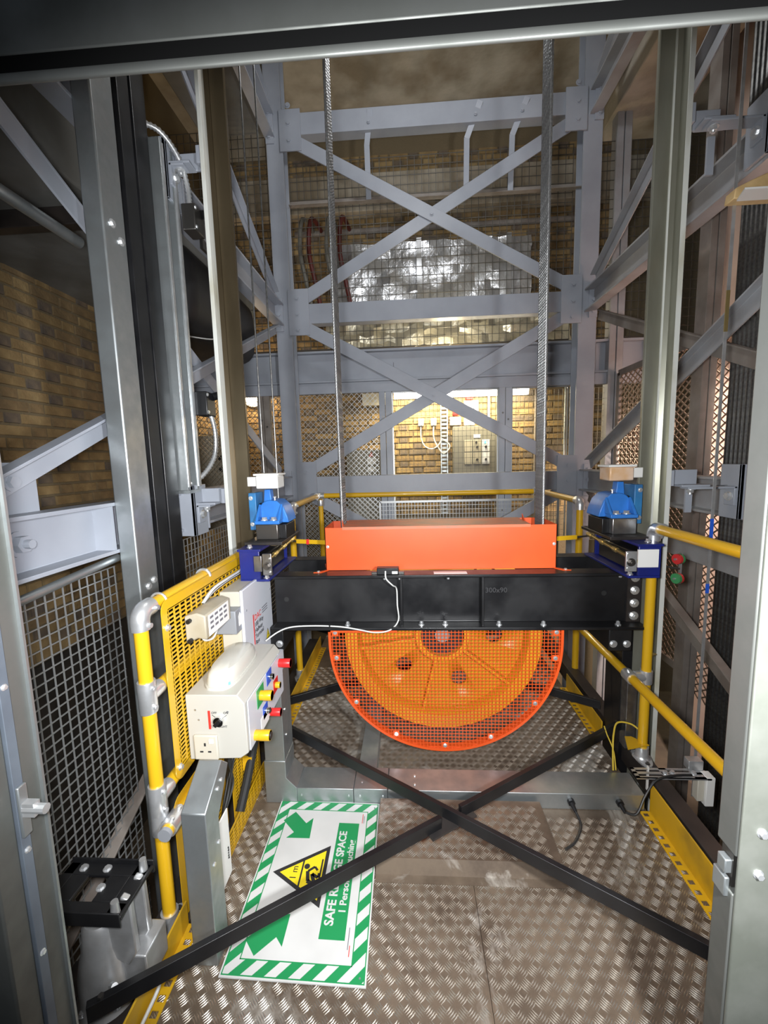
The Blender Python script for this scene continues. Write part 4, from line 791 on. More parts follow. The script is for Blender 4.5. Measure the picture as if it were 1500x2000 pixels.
# bulkhead light on its top
b = MB(); hx, hy, n = 0.055, 0.145, 28
def sup(sx, sy, e=3.2): return [(math.copysign(abs(math.cos(a))**(2/e), math.cos(a))*sx, math.copysign(abs(math.sin(a))**(2/e), math.sin(a))*sy) for a in [2*math.pi*i/40 for i in range(40)]]
lv = [(1.0, 0.0), (1.0, 0.02), (0.93, 0.045), (0.80, 0.058), (0.4, 0.063)]
V = []; 
for sc, h in lv: V += [Vector((-0.683+x*sc, 1.475+y*sc, 0.722+h)) for x, y in sup(hx, hy)]
F = [(i*40+k, i*40+(k+1) % 40, (i+1)*40+(k+1) % 40, (i+1)*40+k) for i in range(len(lv)-1) for k in range(40)]+[tuple(range((len(lv)-1)*40, len(lv)*40))]
t2 = thing('bulkhead_light', 'clear oblong bulkhead light on top of the control box, unlit', 'light', (-0.683, 1.475, 0.722))
b.add(V, F); b.build('lens', 'clear_plastic', t2); MB().add([Vector((-0.683+x*1.08, 1.475+y*1.04, z)) for z in (0.722, 0.732) for x, y in sup(hx, hy)], [(k, (k+1) % 40, 40+(k+1) % 40, 40+k) for k in range(40)]+[tuple(range(40, 80))]).build('base', 'clear_plastic', t2)
MB().box((-0.72, 1.39, 0.733), (-0.646, 1.56, 0.752)).build('gear_tray', 'white_plastic', t2, bev=0.003); MB().cyl((-0.645, 1.352, 0.733), (-0.645, 1.352, 0.742), 0.006, 10).build('led', 'led_green', t2)
# power supply and the small grey box on the panel
t = thing('power_supply', 'clear-cased power supply with a white label on the yellow panel', 'power supply', (-0.75, 1.43, 0.86))
b = MB(); b.extr([(-0.78, 0.885), (-0.735, 0.905), (-0.705, 0.90), (-0.705, 0.985), (-0.735, 0.995), (-0.78, 0.985)], (0, 1.34, 0), (1, 0, 0), (0, 0, 1), (0, 0.20, 0)); b.build('casing', 'beige_dirty', t, bev=0.005)
lb = MB().box((-0.705, 1.36, 0.905), (-0.7035, 1.52, 0.98)).build('label', 'label_white', t)
for i in range(4):
    for j in range(3): MB().box((-0.7035, 1.37+i*0.036, 0.925+j*0.019), (-0.7032, 1.395+i*0.036, 0.934+j*0.019)).build('print', 'ink_grey', lb)
for z in (0.90, 0.97): MB().cyl((-0.76, 1.34, z), (-0.76, 1.325, z), 0.008, 8).build('terminal', 'black_plastic', t)
MB().tube(smooth_path([(-0.77, 1.42, 0.888), (-0.76, 1.43, 0.86), (-0.75, 1.47, 0.85), (-0.75, 1.51, 0.87), (-0.755, 1.52, 0.89)]), 0.004, 6).build('lead', 'cable_white', t)
t = thing('junction_box', 'small grey box with a white arrow between power supply and terminal box', 'box', (-0.74, 1.58, 0.83)); MB().box((-0.78, 1.545, 0.83), (-0.69, 1.62, 0.925)).build('body', 'grey_plastic', t, bev=0.004)
MB().extr([(1.572, 0.855), (1.597, 0.855), (1.597, 0.895), (1.585, 0.908), (1.572, 0.895)], (-0.69, 0, 0), (0, 1, 0), (0, 0, 1), (0.001, 0, 0)).build('arrow', 'label_white', t)
# white terminal box
t = thing('terminal_box', 'white terminal box with red and black lettering, next to the black beam', 'box', (-0.73, 1.77, 0.56))
MB().box((-0.778, 1.605, 0.57), (-0.692, 1.93, 0.985)).build('body', 'cream', t, bev=0.004); d = MB().box((-0.692, 1.598, 0.563), (-0.679, 1.937, 0.992)).build('door', 'white_panel', t, bev=0.003)
TX = -0.6785
MB().box((TX, 1.690, 0.64), (TX+0.0006, 1.700, 0.855)).build('red_bar', 'red_ink', d)
text_mesh('DAC', 0.038, (TX, 1.706, 0.822), (0, 1, 0), (0, 0, 1), 'red_ink', d); 
for i, s_ in enumerate(('100 Way', 'Halfway', 'Terminal', 'Box')): text_mesh(s_, 0.0285, (TX, 1.706, 0.793-i*0.0265), (0, 1, 0), (0, 0, 1), 'ink', d)
for i in range(3): MB().box((TX, 1.80, 0.845-i*0.011), (TX+0.0005, 1.87, 0.849-i*0.011)).build('print_line', 'ink_grey', d)
b = MB(); b.extr([(1.83, 0.68), (1.885, 0.68), (1.8575, 0.73)], (TX, 0, 0), (0, 1, 0), (0, 0, 1), (0.0006, 0, 0)); w_ = b.build('warning_triangle', 'ink', d); MB().extr([(1.837, 0.684), (1.878, 0.684), (1.8575, 0.721)], (TX+0.0006, 0, 0), (0, 1, 0), (0, 0, 1), (0.0005, 0, 0)).build('warning_field', 'yellow_sign', w_); MB().extr([(1.859, 0.688), (1.852, 0.702), (1.857, 0.702), (1.856, 0.715), (1.864, 0.698), (1.859, 0.698)], (TX+0.0011, 0, 0), (0, 1, 0), (0, 0, 1), (0.0004, 0, 0)).build('warning_bolt', 'ink', w_)
for y, z in ((1.625, 0.90), (1.915, 0.90), (1.625, 0.60), (1.915, 0.60)): bolt(d, (TX, y, z), (1, 0, 0), 0.0045, 0.002, 'grey_plastic', 'screw', washer=False)
t = thing('cable_loom', 'loom of grey and black cables along the top of the yellow panel', 'cable', (-0.76, 1.7, 1.0))
for k, m_ in enumerate(('cable_black', 'cable_white', 'cable_black', 'cable_white')):
    MB().tube(smooth_path([(-0.745, 1.965, 1.02+0.006*k), (-0.762, 1.9, 1.018+0.005*k), (-0.765, 1.78, 1.012+0.004*k), (-0.762, 1.66, 1.018+0.003*k), (-0.768, 1.54, 1.008+0.004*k), (-0.772, 1.46, 0.99)]), 0.0055, 7).build('cable', m_, t)
# ================================================================== SAFE REFUGE SIGN (lies on the roof, text runs away from the camera)
SA, SB = Vector((-0.150, 1.012, 0.0)), Vector((0, 1, 0)); UPS = Vector((-1, 0.02, 0)).normalized(); SB = Vector((-0.008, 1, 0)).normalized()
def SP(s, u, z=0.0): return SA+SB*s+UPS*u+Vector((0, 0, z))
SW, SHH = 0.645, 0.437
t = thing('refuge_sign', 'white and green safe refuge space sign lying on the roof', 'sign', SP(SW/2, SHH/2, 0.002))
def sheet(poly, z, m, name, parent, th=0.0006):
    b = MB(); b.extr(poly, SP(0, 0, z), SB, UPS, (0, 0, th)); return b.build(name, m, parent, smooth=False)
sheet([(0, 0), (SW, 0), (SW, SHH), (0, SHH)], 0.0035, 'white_sign', 'board', t, 0.004)
ZS = 0.0077; e = 0.008
# diagonal border stripes
def clip_poly(poly, x0, x1, y0, y1):
    def cl(P, f, g):
        out = []
        for i in range(len(P)):
            a, b_ = P[i], P[(i+1) % len(P)]; fa, fb = f(a), f(b_)
            if fa >= 0: out.append(a)
            if fa*fb < 0: q = fa/(fa-fb); out.append((a[0]+(b_[0]-a[0])*q, a[1]+(b_[1]-a[1])*q))
        return out
    for f in (lambda p: p[0]-x0, lambda p: x1-p[0], lambda p: p[1]-y0, lambda p: y1-p[1]):
        poly = cl(poly, f, None)
        if len(poly) < 3: return None
    return poly
bw_ = 0.046; st = 0.0255; sb = MB()
for (x0, x1, y0, y1) in ((e, SW-e, e, bw_), (e, SW-e, SHH-bw_, SHH-e), (e, bw_, bw_, SHH-bw_), (SW-bw_, SW-e, bw_, SHH-bw_)):
    k = -40
    while k < 60:
        c = k*2*st*1.414; P = [(c, -0.05), (c+st*1.414, -0.05), (c+st*1.414-0.6, 0.55), (c-0.6, 0.55)]
        P = clip_poly(P, x0, x1, y0, y1)
        if P: sb.extr(P, SP(0, 0, ZS), SB, UPS, (0, 0, 0.0005))
        k += 1
for (x0, x1, y0, y1) in ((e*0.6, SW-e*0.6, e*0.6, e), (e*0.6, SW-e*0.6, SHH-e, SHH-e*0.6), (e*0.6, e, e, SHH-e), (SW-e, SW-e*0.6, e, SHH-e), (bw_, SW-bw_, bw_, bw_+0.003), (bw_, SW-bw_, SHH-bw_-0.003, SHH-bw_), (bw_, bw_+0.003, bw_, SHH-bw_), (SW-bw_-0.003, SW-bw_, bw_, SHH-bw_)): sb.extr([(x0, y0), (x1, y0), (x1, y1), (x0, y1)], SP(0, 0, ZS), SB, UPS, (0, 0, 0.0005))
sb.build('striped_border', 'green_sign', t, smooth=False)
pn = sheet([(0.113, 0.078), (0.539, 0.078), (0.539, 0.162), (0.113, 0.162)], ZS, 'green_sign', 'text_panel', t)
text_mesh('SAFE REFUGE SPACE', 0.0415, SP(0.326, 0.1235, ZS+0.0007), SB, UPS, 'white_sign', pn, align='CENTER', offset=0.0011, squash=0.93)
text_mesh('1 Person Crouching', 0.0335, SP(0.326, 0.088, ZS+0.0007), SB, UPS, 'white_sign', pn, align='CENTER', offset=0.0007)
tri = [(0.204, 0.178), (0.434, 0.178), (0.319, 0.374)]
def inset(T, k):
    cx, cy = sum(p[0] for p in T)/3, sum(p[1] for p in T)/3; return [(cx+(p[0]-cx)*k, cy+(p[1]-cy)*k) for p in T]
wt = sheet(tri, ZS, 'ink', 'warning_triangle', t); sheet(inset(tri, 0.80), ZS+0.0007, 'yellow_sign', 'warning_field', wt)
zi = ZS+0.0014
def ln(p, q, wd, parent=wt, name='pictogram_line', m='ink'):
    d = (Vector(q)-Vector(p)).normalized(); n_ = Vector((-d.y, d.x))*wd/2; sheet([(p[0]-n_.x, p[1]-n_.y), (q[0]-n_.x, q[1]-n_.y), (q[0]+n_.x, q[1]+n_.y), (p[0]+n_.x, p[1]+n_.y)], zi, m, name, parent, 0.0004)
ln((0.262, 0.268), (0.376, 0.268), 0.006); ln((0.268, 0.198), (0.376, 0.198), 0.006)
sheet([(0.345+0.0105*math.cos(a), 0.252+0.0105*math.sin(a)) for a in [2*math.pi*i/18 for i in range(18)]], zi, 'ink', 'pictogram_head', wt, 0.0004)
for p, q, wd in (((0.292, 0.238), (0.328, 0.246), 0.013), ((0.292, 0.240), (0.278, 0.214), 0.015), ((0.280, 0.212), (0.318, 0.228), 0.013), ((0.318, 0.228), (0.305, 0.204), 0.011), ((0.305, 0.203), (0.322, 0.203), 0.008), ((0.328, 0.244), (0.345, 0.222), 0.009), ((0.345, 0.222), (0.332, 0.210), 0.008)): ln(p, q, wd)
text_mesh('1 m', 0.034, SP(0.319, 0.284, zi), SB, UPS, 'ink', wt, align='CENTER')
def arrow(tail, tip, wd, hl, hw):
    a, b_ = Vector(tail), Vector(tip); d = (b_-a).normalized(); n_ = Vector((-d.y, d.x)); h = b_-d*hl
    sheet([tuple(a+n_*wd), tuple(h+n_*wd), tuple(h+n_*hw), tuple(b_), tuple(h-n_*hw), tuple(h-n_*wd), tuple(a-n_*wd)], ZS, 'green_sign', 'arrow', t)
arrow((0.562, 0.378), (0.462, 0.270), 0.030, 0.068, 0.066); arrow((0.078, 0.372), (0.180, 0.270), 0.030, 0.068, 0.066)
for u0, s0, s1, m_ in ((0.066, 0.54, 0.585, 'red_ink'), (0.060, 0.54, 0.575, 'ink_grey'), (0.066, 0.088, 0.15, 'ink_grey'), (0.060, 0.07, 0.10, 'red_ink')): ln((s0, u0), (s1, u0), 0.0022, t, 'small_print', m_)
for s_, u_ in ((0.02, 0.02), (0.62, 0.02), (0.62, 0.415)): MB().cyl(SP(s_, u_, ZS), SP(s_, u_, ZS+0.0012), 0.003, 10).build('screw_hole', 'ink_grey', t)
# ================================================================== GUIDE RAILS AND SHOES
def rail(lab, sx):
    q = lambda x: x if sx > 0 else 0.284-x
    t = thing('guide_rail', lab, 'guide rail', (q(1.14), 2.0, -1.6))
    b = MB(); b.box((q(1.135), 1.925, -1.6), (q(1.153), 2.075, 5.1)); b.build('rail_base', 'rail_white' if sx < 0 else 'rail_green', t, bev=0.002)
    if sx > 0:
        MB().box((1.134, 1.923, -1.6), (1.154, 1.926, 5.1)).build('paint_edge', 'rail_white', t); MB().box((1.112, 1.9845, -1.6), (1.119, 1.9895, 5.1)).build('paint_line', 'rail_white', t)
    b = MB(); b.extr([(1.135, -0.026), (1.118, -0.014), (1.118, -0.010), (1.055, -0.010), (1.052, -0.007), (1.052, 0.007), (1.055, 0.010), (1.118, 0.010), (1.118, 0.014), (1.135, 0.026)], (0 if sx > 0 else 0.284, 2.0, -1.6), (sx, 0, 0), (0, 1, 0), (0, 0, 6.7)); b.build('rail_blade', 'rail_green' if sx > 0 else 'rail_greasy', t)
    return t
rail('white-edged T guide rail at the left, greasy brown inside', -1); rail('greenish T guide rail at the right, with white paint edges', 1)
def shoe(sx):
    q = lambda x: x if sx > 0 else 0.284-x
    side = 'right' if sx > 0 else 'left'
    def bx(a, c): return MB().box((q(a[0]), a[1], a[2]), (q(c[0]), c[1], c[2]))
    t = thing('guide_shoe', 'blue cast guide shoe with an oil cup at the %s end of the crosshead' % side, 'guide shoe', (q(0.95), 1.97, 0.982))
    # navy carrier
    b = MB(); b.box((q(0.905), 1.76, 0.982), (q(1.034), 2.20, 0.992)); b.build('carrier_base', 'navy', t, bev=0.001)
    b = MB(); b.box((q(0.945), 1.76, 0.992), (q(1.034), 1.772, 1.118)); b.box((q(1.022), 1.772, 0.992), (q(1.034), 2.18, 1.118)); b.box((q(0.945), 2.168, 0.992), (q(1.022), 2.18, 1.118)); b.build('carrier_sides', 'navy', t, bev=0.002)
    bx((0.935, 1.75, 1.118), (1.038, 1.90, 1.128)).build('carrier_top', 'navy', t, bev=0.001)
    bx((0.95, 1.80, 0.995), (1.02, 2.14, 1.085)).build('jaw_block', 'black_paint', t, bev=0.006)
    bx((0.865, 1.84, 1.128), (1.04, 2.15, 1.142)).build('sole_plate', 'black_dusty', t, bev=0.002)
    bx((0.90, 1.90, 1.142), (1.005, 2.10, 1.215)).build('base_block', 'steel_block' if sx > 0 else 'steel_dark', t, bev=0.004)
    bx((0.868, 1.93, 1.142), (0.902, 2.08, 1.21)).build('base_block', 'black_paint', t, bev=0.003)
    # blue arched body
    pts = [(0.862, 1.215), (1.008, 1.215), (1.008, 1.275)]+[(0.95+0.058*math.cos(a)*0.95, 1.268+0.055*math.sin(a)) for a in [math.pi*i/12 for i in range(1, 7)]]+[(0.915, 1.318), (0.885, 1.29), (0.868, 1.245)]
    o = (0 if sx > 0 else 0.284, 1.955, 0)
    bd = MB().extr(pts, o, (sx, 0, 0), (0, 0, 1), (0, 0.135, 0)).build('body', 'blue', t, bev=0.004)
    bx((0.89, 1.895, 1.215), (1.008, 1.955, 1.232)).build('front_ledge', 'blue', t, bev=0.003)
    for x in (0.893, 0.998): MB().extr([(1.895, 1.232), (1.955, 1.232), (1.955, 1.305)], (q(x-0.006), 0, 0), (0, 1, 0), (0, 0, 1), (0.012*sx, 0, 0)).build('gusset', 'blue', t, bev=0.002)
    for x in (0.925, 0.970): bolt(t, (q(x), 1.925, 1.232), (0, 0, 1), 0.013, 0.012, 'zinc')
    MB().extr([(0.948, 1.30), (0.99, 1.30), (0.983, 1.372), (0.955, 1.372)], (o[0], 1.985, 0), (sx, 0, 0), (0, 0, 1), (0, 0.045, 0)).build('neck', 'blue', t, bev=0.003)
    MB().cyl((q(0.935), 1.99, 1.315), (q(0.935), 1.99, 1.335), 0.004, 8).cyl((q(0.935), 1.99, 1.333), (q(0.935), 1.99, 1.338), 0.009, 10).build('grease_nipple', 'zinc', t)
    cp = bx((0.905, 1.955, 1.378), (1.012, 2.06, 1.44)).build('oil_cup', 'oil_cup' if sx > 0 else 'white_plastic', t, bev=0.006); bx((0.898, 1.948, 1.44), (1.020, 2.067, 1.450)).build('cup_lid', 'white_plastic', cp, bev=0.002)
    bx((1.012, 1.97, 1.39), (1.058, 1.985, 1.435)).build('wick_holder', 'white_plastic', t, bev=0.002)
    bp = bx((1.012, 1.945, 1.182), (1.048, 2.055, 1.36)).build('roller_plate', 'blue_teal', t, bev=0.003)
    MB().cyl((q(1.009), 2.0, 1.262), (q(1.016), 2.0, 1.262), 0.045, 20).build('pivot_ring', 'black_plastic', t)
    for z in (1.21, 1.335): bolt(bp, (q(1.036), 1.945, z), (0, -1, 0), 0.007, 0.006, 'zinc')
    # clamping spindle and its near plate
    rd = MB().cyl((q(0.935), 1.755, 1.055), (q(0.905), 2.17, 1.10), 0.0085, 12).build('spindle', 'brass', t)
    for k in (0.35, 0.62, 0.9): c = Vector((q(0.935), 1.755, 1.055)).lerp(Vector((q(0.905), 2.17, 1.10)), k); d_ = (Vector((q(0.905), 2.17, 1.10))-Vector((q(0.935), 1.755, 1.055))).normalized(); MB().cyl(c, c+d_*0.03, 0.0125, 6).build('spindle_nut', 'brass', rd)
    pl = bx((0.885, 1.742, 1.015), (0.93, 1.752, 1.10) if sx > 0 else (0.925, 1.752, 1.11)).build('spindle_plate', 'alu' if sx > 0 else 'steel_block', t, bev=0.002)
    for dz in (1.03, 1.09): bolt(pl, (q(0.893), 1.742, dz), (0, -1, 0), 0.004, 0.003, 'zinc', 'screw', washer=False)
    bolt(pl, (q(0.905), 1.742, 1.055), (0, -1, 0), 0.012, 0.012, 'steel_dark', 'nut', stud=0.008)
    if sx > 0: MB().box((0.938, 1.752, 1.03), (1.02, 1.7595, 1.105)).build('maker_label', 'label_white', t)
    else: bx((0.93, 1.745, 1.03), (0.965, 1.757, 1.10)).build('hinge_plate', 'steel_block', t, bev=0.002)
    for x in (0.925, 1.0): bolt(t, (q(x), 1.785, 0.992) if x < 0.95 else (q(x), 1.80, 1.128), (0, 0, 1), 0.009, 0.01, 'zinc')
    return t
shoe(1); shoe(-1)
# rail brackets on the side beams
def bracket(sx, zc, lab, y=2.0):
    q = lambda x: x if sx > 0 else 0.284-x
    t = thing('rail_bracket', lab, 'bracket', (q(1.35), y, zc-0.1)); m = 'grey_paint'
    f = 1.50 if sx > 0 else 1.36
    # post plate on the beam face, angle arm, clip plates
    MB().box((q(f-0.07), y-0.10, zc-0.135), (q(f-0.055), y+0.02, zc+0.105)).build('post_plate', m, t, bev=0.002); MB().box((q(f-0.07), y-0.10, zc-0.135), (q(f+0.02), y-0.088, zc+0.105)).build('post_return', m, t, bev=0.002)
    b = MB(); b.box((q(1.225), y-0.085, zc+0.0), (q(f-0.07), y-0.025, zc+0.01)); b.box((q(f-0.082), y-0.085, zc-0.075), (q(f-0.07), y-0.025, zc+0.01)); b.build('angle_arm', m, t, bev=0.002)
    bolt(t, (q(f-0.082), y-0.055, zc-0.035), (-sx, 0, 0), 0.015, 0.012, 'zinc')
    b = MB(); b.box((q(1.16), y-0.02, zc+0.012), (q(1.30), y-0.008, zc+0.085)); b.box((q(1.20), y-0.08, zc+0.010), (q(1.32), y-0.008, zc+0.02)); b.build('clip_angle', m, t, bev=0.002)
    bolt(t, (q(1.255), y-0.05, zc), (0, 0, -1), 0.014, 0.014, 'zinc', stud=0.01); MB().box((q(1.152), y-0.065, zc+0.015), (q(1.175), y-0.005, zc+0.085)).build('rail_clip', m, t, bev=0.002)
    MB().box((q(1.30), y+0.05, zc-0.12), (q(1.33), y+0.06, zc+0.03)).build('rear_clip', m, t)
    return t
bracket(1, 1.335, 'grey rail bracket on the lower right beam, beside the thin tape'); bracket(1, 2.80, 'grey rail bracket on the upper right beam, with two bolts')
bracket(-1, 1.30, 'grey rail bracket on the lower left beam, below the steel strut'); bracket(-1, 2.78, 'grey rail bracket on the upper left beam, behind the limit switch')
# thin governor ropes left, tape right
for x, y, z0, lab in ((-0.735, 2.10, 1.45, 'thin green-grey governor rope above the left oil cup, left one'), (-0.668, 2.10, 1.30, 'thin green-grey governor rope above the left guide shoe, right one')):
    tag(MB().cyl((x, y, z0), (x, y, 5.0), 0.004, 8).build('governor_rope', 'rope_dark'), lab, 'rope')
t = thing('encoder_tape', 'thin steel encoder tape hanging at the right of the shaft', 'tape', (1.215, 1.745, 0.0))
MB().box((1.209, 1.744, 0.0), (1.221, 1.7465, 4.6)).build('tape', 'alu', t); 
for z0, z1, m_ in ((1.15, 1.23, 'blue_btn'), (0.92, 0.96, 'blue_btn'), (1.95, 2.1, 'brass')): MB().box((1.2085, 1.7435, z0), (1.2215, 1.747, z1)).build('marking', m_, t)
t = thing('tape_clip', 'tan toothed block with a white clip on the encoder tape, far right', 'clip', (1.25, 1.745, 2.39))
MB().extr([(1.18, 2.395), (1.40, 2.395), (1.40, 2.47), (1.385, 2.49), (1.36, 2.45), (1.31, 2.44), (1.29, 2.475), (1.24, 2.455), (1.185, 2.43)], (0, 1.70, 0), (1, 0, 0), (0, 0, 1), (0, 0.05, 0)).build('block', 'wood_tan', t, bev=0.003)
b = MB(); b.extr([(1.165, 1.63), (1.32, 1.63), (1.31, 1.70), (1.19, 1.70)], (0, 0, 2.385), (1, 0, 0), (0, 1, 0), (0, 0, 0.006)); b.build('plate', 'white_plastic', t); MB().box((1.20, 1.64, 2.391), (1.27, 1.69, 2.393)).build('slot', 'ink', t)
# tape sensor on the slotted bracket
t = thing('tape_sensor', 'white sensor block on a slotted steel bracket, lower right', 'sensor', (1.2, 1.68, 0.02))
b = MB(); 
for y0, y1 in ((1.655, 1.665), (1.678, 1.690), (1.703, 1.713)): b.box((0.925, y0, 0.155), (1.225, y1, 0.158))
for x0, x1 in ((0.925, 0.94), (1.04, 1.07), (1.16, 1.225)): b.box((x0, 1.655, 0.155), (x1, 1.713, 0.158))
b.box((0.925, 1.655, 0.15), (1.225, 1.658, 0.158)); b.build('slotted_bracket', 'alu', t)
MB().box((1.205, 1.655, 0.03), (1.24, 1.70, 0.16)).build('sensor_body', 'white_plastic', t, bev=0.003); MB().box((1.178, 1.665, 0.045), (1.205, 1.70, 0.155)).build('guide_block', 'cream', t, bev=0.003)
for x in (1.055, 1.085, 1.17): bolt(t, (x, 1.684, 0.158), (0, 0, 1), 0.008, 0.008, 'zinc')
MB().box((1.16, 1.70, 0.158), (1.22, 1.735, 0.20)).build('clamp', 'alu', t, bev=0.002)
for x, z0, z1 in ((1.10, -0.02, 0.14), (1.03, -0.06, 0.15), (1.165, -0.1, 0.10)): pass
for x, y, z0, z1, lab in ((0.995, 1.70, 0.06, 0.17, 'white cable tie tail beside the yellow toe board, far one'), (1.115, 1.52, -0.10, 0.06, 'white strip hanging under the tape sensor'), (1.0, 1.45, 0.0, 0.09, 'short white strip behind the near toe board')):
    tag(MB().box((x, y, z0), (x+0.004, y+0.012, z1)).build('white_strip', 'white_plastic'), lab, 'strip')
# twin roller switch at the right
t = thing('roller_switch', 'red and green twin roller lever switch at the right of the crosshead', 'switch', (1.25, 2.0, 0.88))
MB().box((1.262, 1.995, 0.885), (1.268, 2.01, 1.03)).build('lever_plate', 'alu', t); MB().cyl((1.07, 2.05, 0.985), (1.262, 2.0, 0.955), 0.005, 8).build('arm', 'steel_dark', t)
for z, ma, mb_ in ((1.005, 'red_rubber', 'green_rubber'), (0.912, 'green_rubber', 'red_rubber')):
    r_ = MB().cyl((1.235, 1.985, z), (1.248, 1.99, z), 0.024, 20).build('roller', ma, t); MB().cyl((1.249, 1.99, z), (1.260, 1.994, z), 0.024, 20).build('roller', mb_, t); MB().cyl((1.225, 1.982, z), (1.275, 2.0, z), 0.005, 8).build('axle', 'alu', t)
# yellow earth wires at the right upright
t = thing('earth_wire', 'pair of yellow-green wires looping beside the right upright', 'wire', (0.95, 1.85, 0.0))
MB().tube(smooth_path([(0.90, 1.80, 0.075), (0.905, 1.82, 0.15), (0.925, 1.86, 0.21), (0.96, 1.90, 0.24), (1.02, 1.90, 0.235), (1.05, 1.87, 0.22)]), 0.004, 7).build('wire', 'cable_yellow', t); MB().tube(smooth_path([(0.912, 1.80, 0.075), (0.912, 1.83, 0.15), (0.90, 1.87, 0.20), (0.895, 1.89, 0.23)]), 0.003, 7).build('wire', 'cable_yellow', t)
b = MB(); b.extr([(0, 0), (0.11, 0.03), (0.06, 0.09), (0.03, 0.09)], (0.96, 1.80, 0.175), (1, 0, 0), (0, 1, 0), (0, 0, 0.004)); pl = tag(b.build('earth_plate', 'yellow'), 'small yellow triangular plate at the foot of the right post', 'plate')
# ================================================================== LEFT POSTS, STRUT, SWITCHES
t = thing('entrance_post', 'bright galvanised square post at the left with two bolts', 'post', (-1.03, 1.5, -0.9))
MB().box((-1.068, 1.45, -0.9), (-1.0, 1.565, 4.4)).build('post', 'galv', t, bev=0.006)
for y, z in ((1.495, 2.33), (1.535, 2.29), (1.50, 1.045), (1.535, 1.06)): bolt(t, (-1.0, y, z), (1, 0, 0), 0.010, 0.006, 'zinc')
t = thing('counterweight_track', 'pair of black vertical rails behind the galvanised post', 'track', (-1.06, 1.73, -0.9))
for y0, y1 in ((1.655, 1.728), (1.742, 1.835)): MB().box((-1.075, y0, -0.9), (-1.04, y1, 4.4)).build('black_rail', 'black_paint', t, bev=0.003)
for z in (2.95, 2.35, 1.85, 1.3): MB().box((-1.085, 1.70, z), (-1.07, 1.77, z+0.04)).build('joint_clip', 'galv', t)
t = thing('switch_strut', 'galvanised slotted strut between the two left beams, carrying switches', 'strut', (-1.03, 1.9, 1.37))
b = MB(); b.extr([(1.845, -1.06), (1.945, -1.06), (1.945, -1.0), (1.93, -1.0), (1.93, -1.045), (1.86, -1.045), (1.86, -1.0), (1.845, -1.0)], (0, 0, 1.385), (0, 1, 0), (1, 0, 0), (0, 0, 1.46)); b.build('channel', 'galv', t, bev=0.002)
MB().box((-1.0, 1.852, 1.40), (-0.997, 1.868, 2.83)).build('lip_edge', 'alu', t); MB().box((-1.0, 1.938, 1.40), (-0.990, 1.952, 2.80)).build('lip_edge', 'alu', t)
MB().box((-1.07, 1.86, 1.37), (-1.0, 1.96, 1.385)).build('foot', 'galv', t)
def limit_switch(lab, c, m='black_plastic', up=False):
    c = Vector(c); t = thing('limit_switch', lab, 'switch', c-Vector((0, 0, 0.06)))
    MB().box(c+Vector((-0.03, -0.03, -0.06)), c+Vector((0.03, 0.06, 0.05))).build('body', m, t, bev=0.004); MB().cyl(c+Vector((0.03, 0.03, 0.03)), c+Vector((0.05, 0.05, 0.04)), 0.018, 12).build('head', 'black_plastic', t)
    MB().bar(c+Vector((0.04, 0.05, 0.04)), c+Vector((0.05, 0.17, 0.045)), 0.008, 0.02).build('lever', 'alu', t); MB().cyl(c+Vector((0.035, 0.17, 0.045)), c+Vector((0.055, 0.17, 0.045)), 0.028, 20).build('roller', 'rubber', t)
    for y, z in ((-0.02, -0.045), (-0.02, 0.035)): bolt(t, c+Vector((0.03, y, z)), (1, 0, 0), 0.006, 0.004)
    return t
limit_switch('black limit switch with a roller half-way up the left strut', (-0.965, 1.985, 1.79))
t = limit_switch('upper limit switch with a grey roller wheel, below the flexible conduit', (-0.955, 1.985, 2.60), 'steel_dark'); MB().box((-0.97, 2.08, 2.52), (-0.955, 2.25, 2.56)).build('cam_plate', 'steel_dark', t)
tag(MB().box((-0.975, 2.2, 2.455), (-0.885, 2.225, 2.53)).build('clip_plate', 'galv', bev=0.002), 'small steel clip plate bolted to the left guide rail', 'clip')
def flex(lab, pts, r=0.0135):
    P = smooth_path(pts, 10); out = []; 
    L = [0]
    for i in range(1, len(P)): L.append(L[-1]+(P[i]-P[i-1]).length)
    n = int(L[-1]/0.0075); res = []; j = 0
    for k in range(n+1):
        s = L[-1]*k/n
        while j < len(L)-2 and L[j+1] < s: j += 1
        res.append(P[j].lerp(P[j+1], (s-L[j])/max(1e-6, L[j+1]-L[j])))
    return tag(MB().tube(res, [r*(1.0 if k % 2 else 0.72) for k in range(len(res))], 10).build('flexible_conduit', 'zinc', ang=60), lab, 'conduit')
flex('ribbed metal conduit arching over to the upper limit switch', [(-1.10, 1.59, 3.10), (-1.10, 1.66, 2.97), (-1.10, 1.75, 2.90), (-1.085, 1.82, 2.895), (-1.02, 1.885, 2.895), (-0.975, 1.94, 2.83), (-0.962, 1.98, 2.74), (-0.96, 1.985, 2.65)])
flex('ribbed metal conduit dropping from the black limit switch', [(-0.955, 2.03, 1.735), (-0.95, 2.05, 1.66), (-0.955, 2.05, 1.57), (-0.97, 2.02, 1.50), (-1.0, 1.97, 1.44), (-1.04, 1.93, 1.41)])
flex('ribbed metal conduit curving out beside the black rails', [(-1.10, 1.60, 1.53), (-1.10, 1.66, 1.545), (-1.10, 1.72, 1.53), (-1.10, 1.76, 1.47), (-1.10, 1.77, 1.40)])
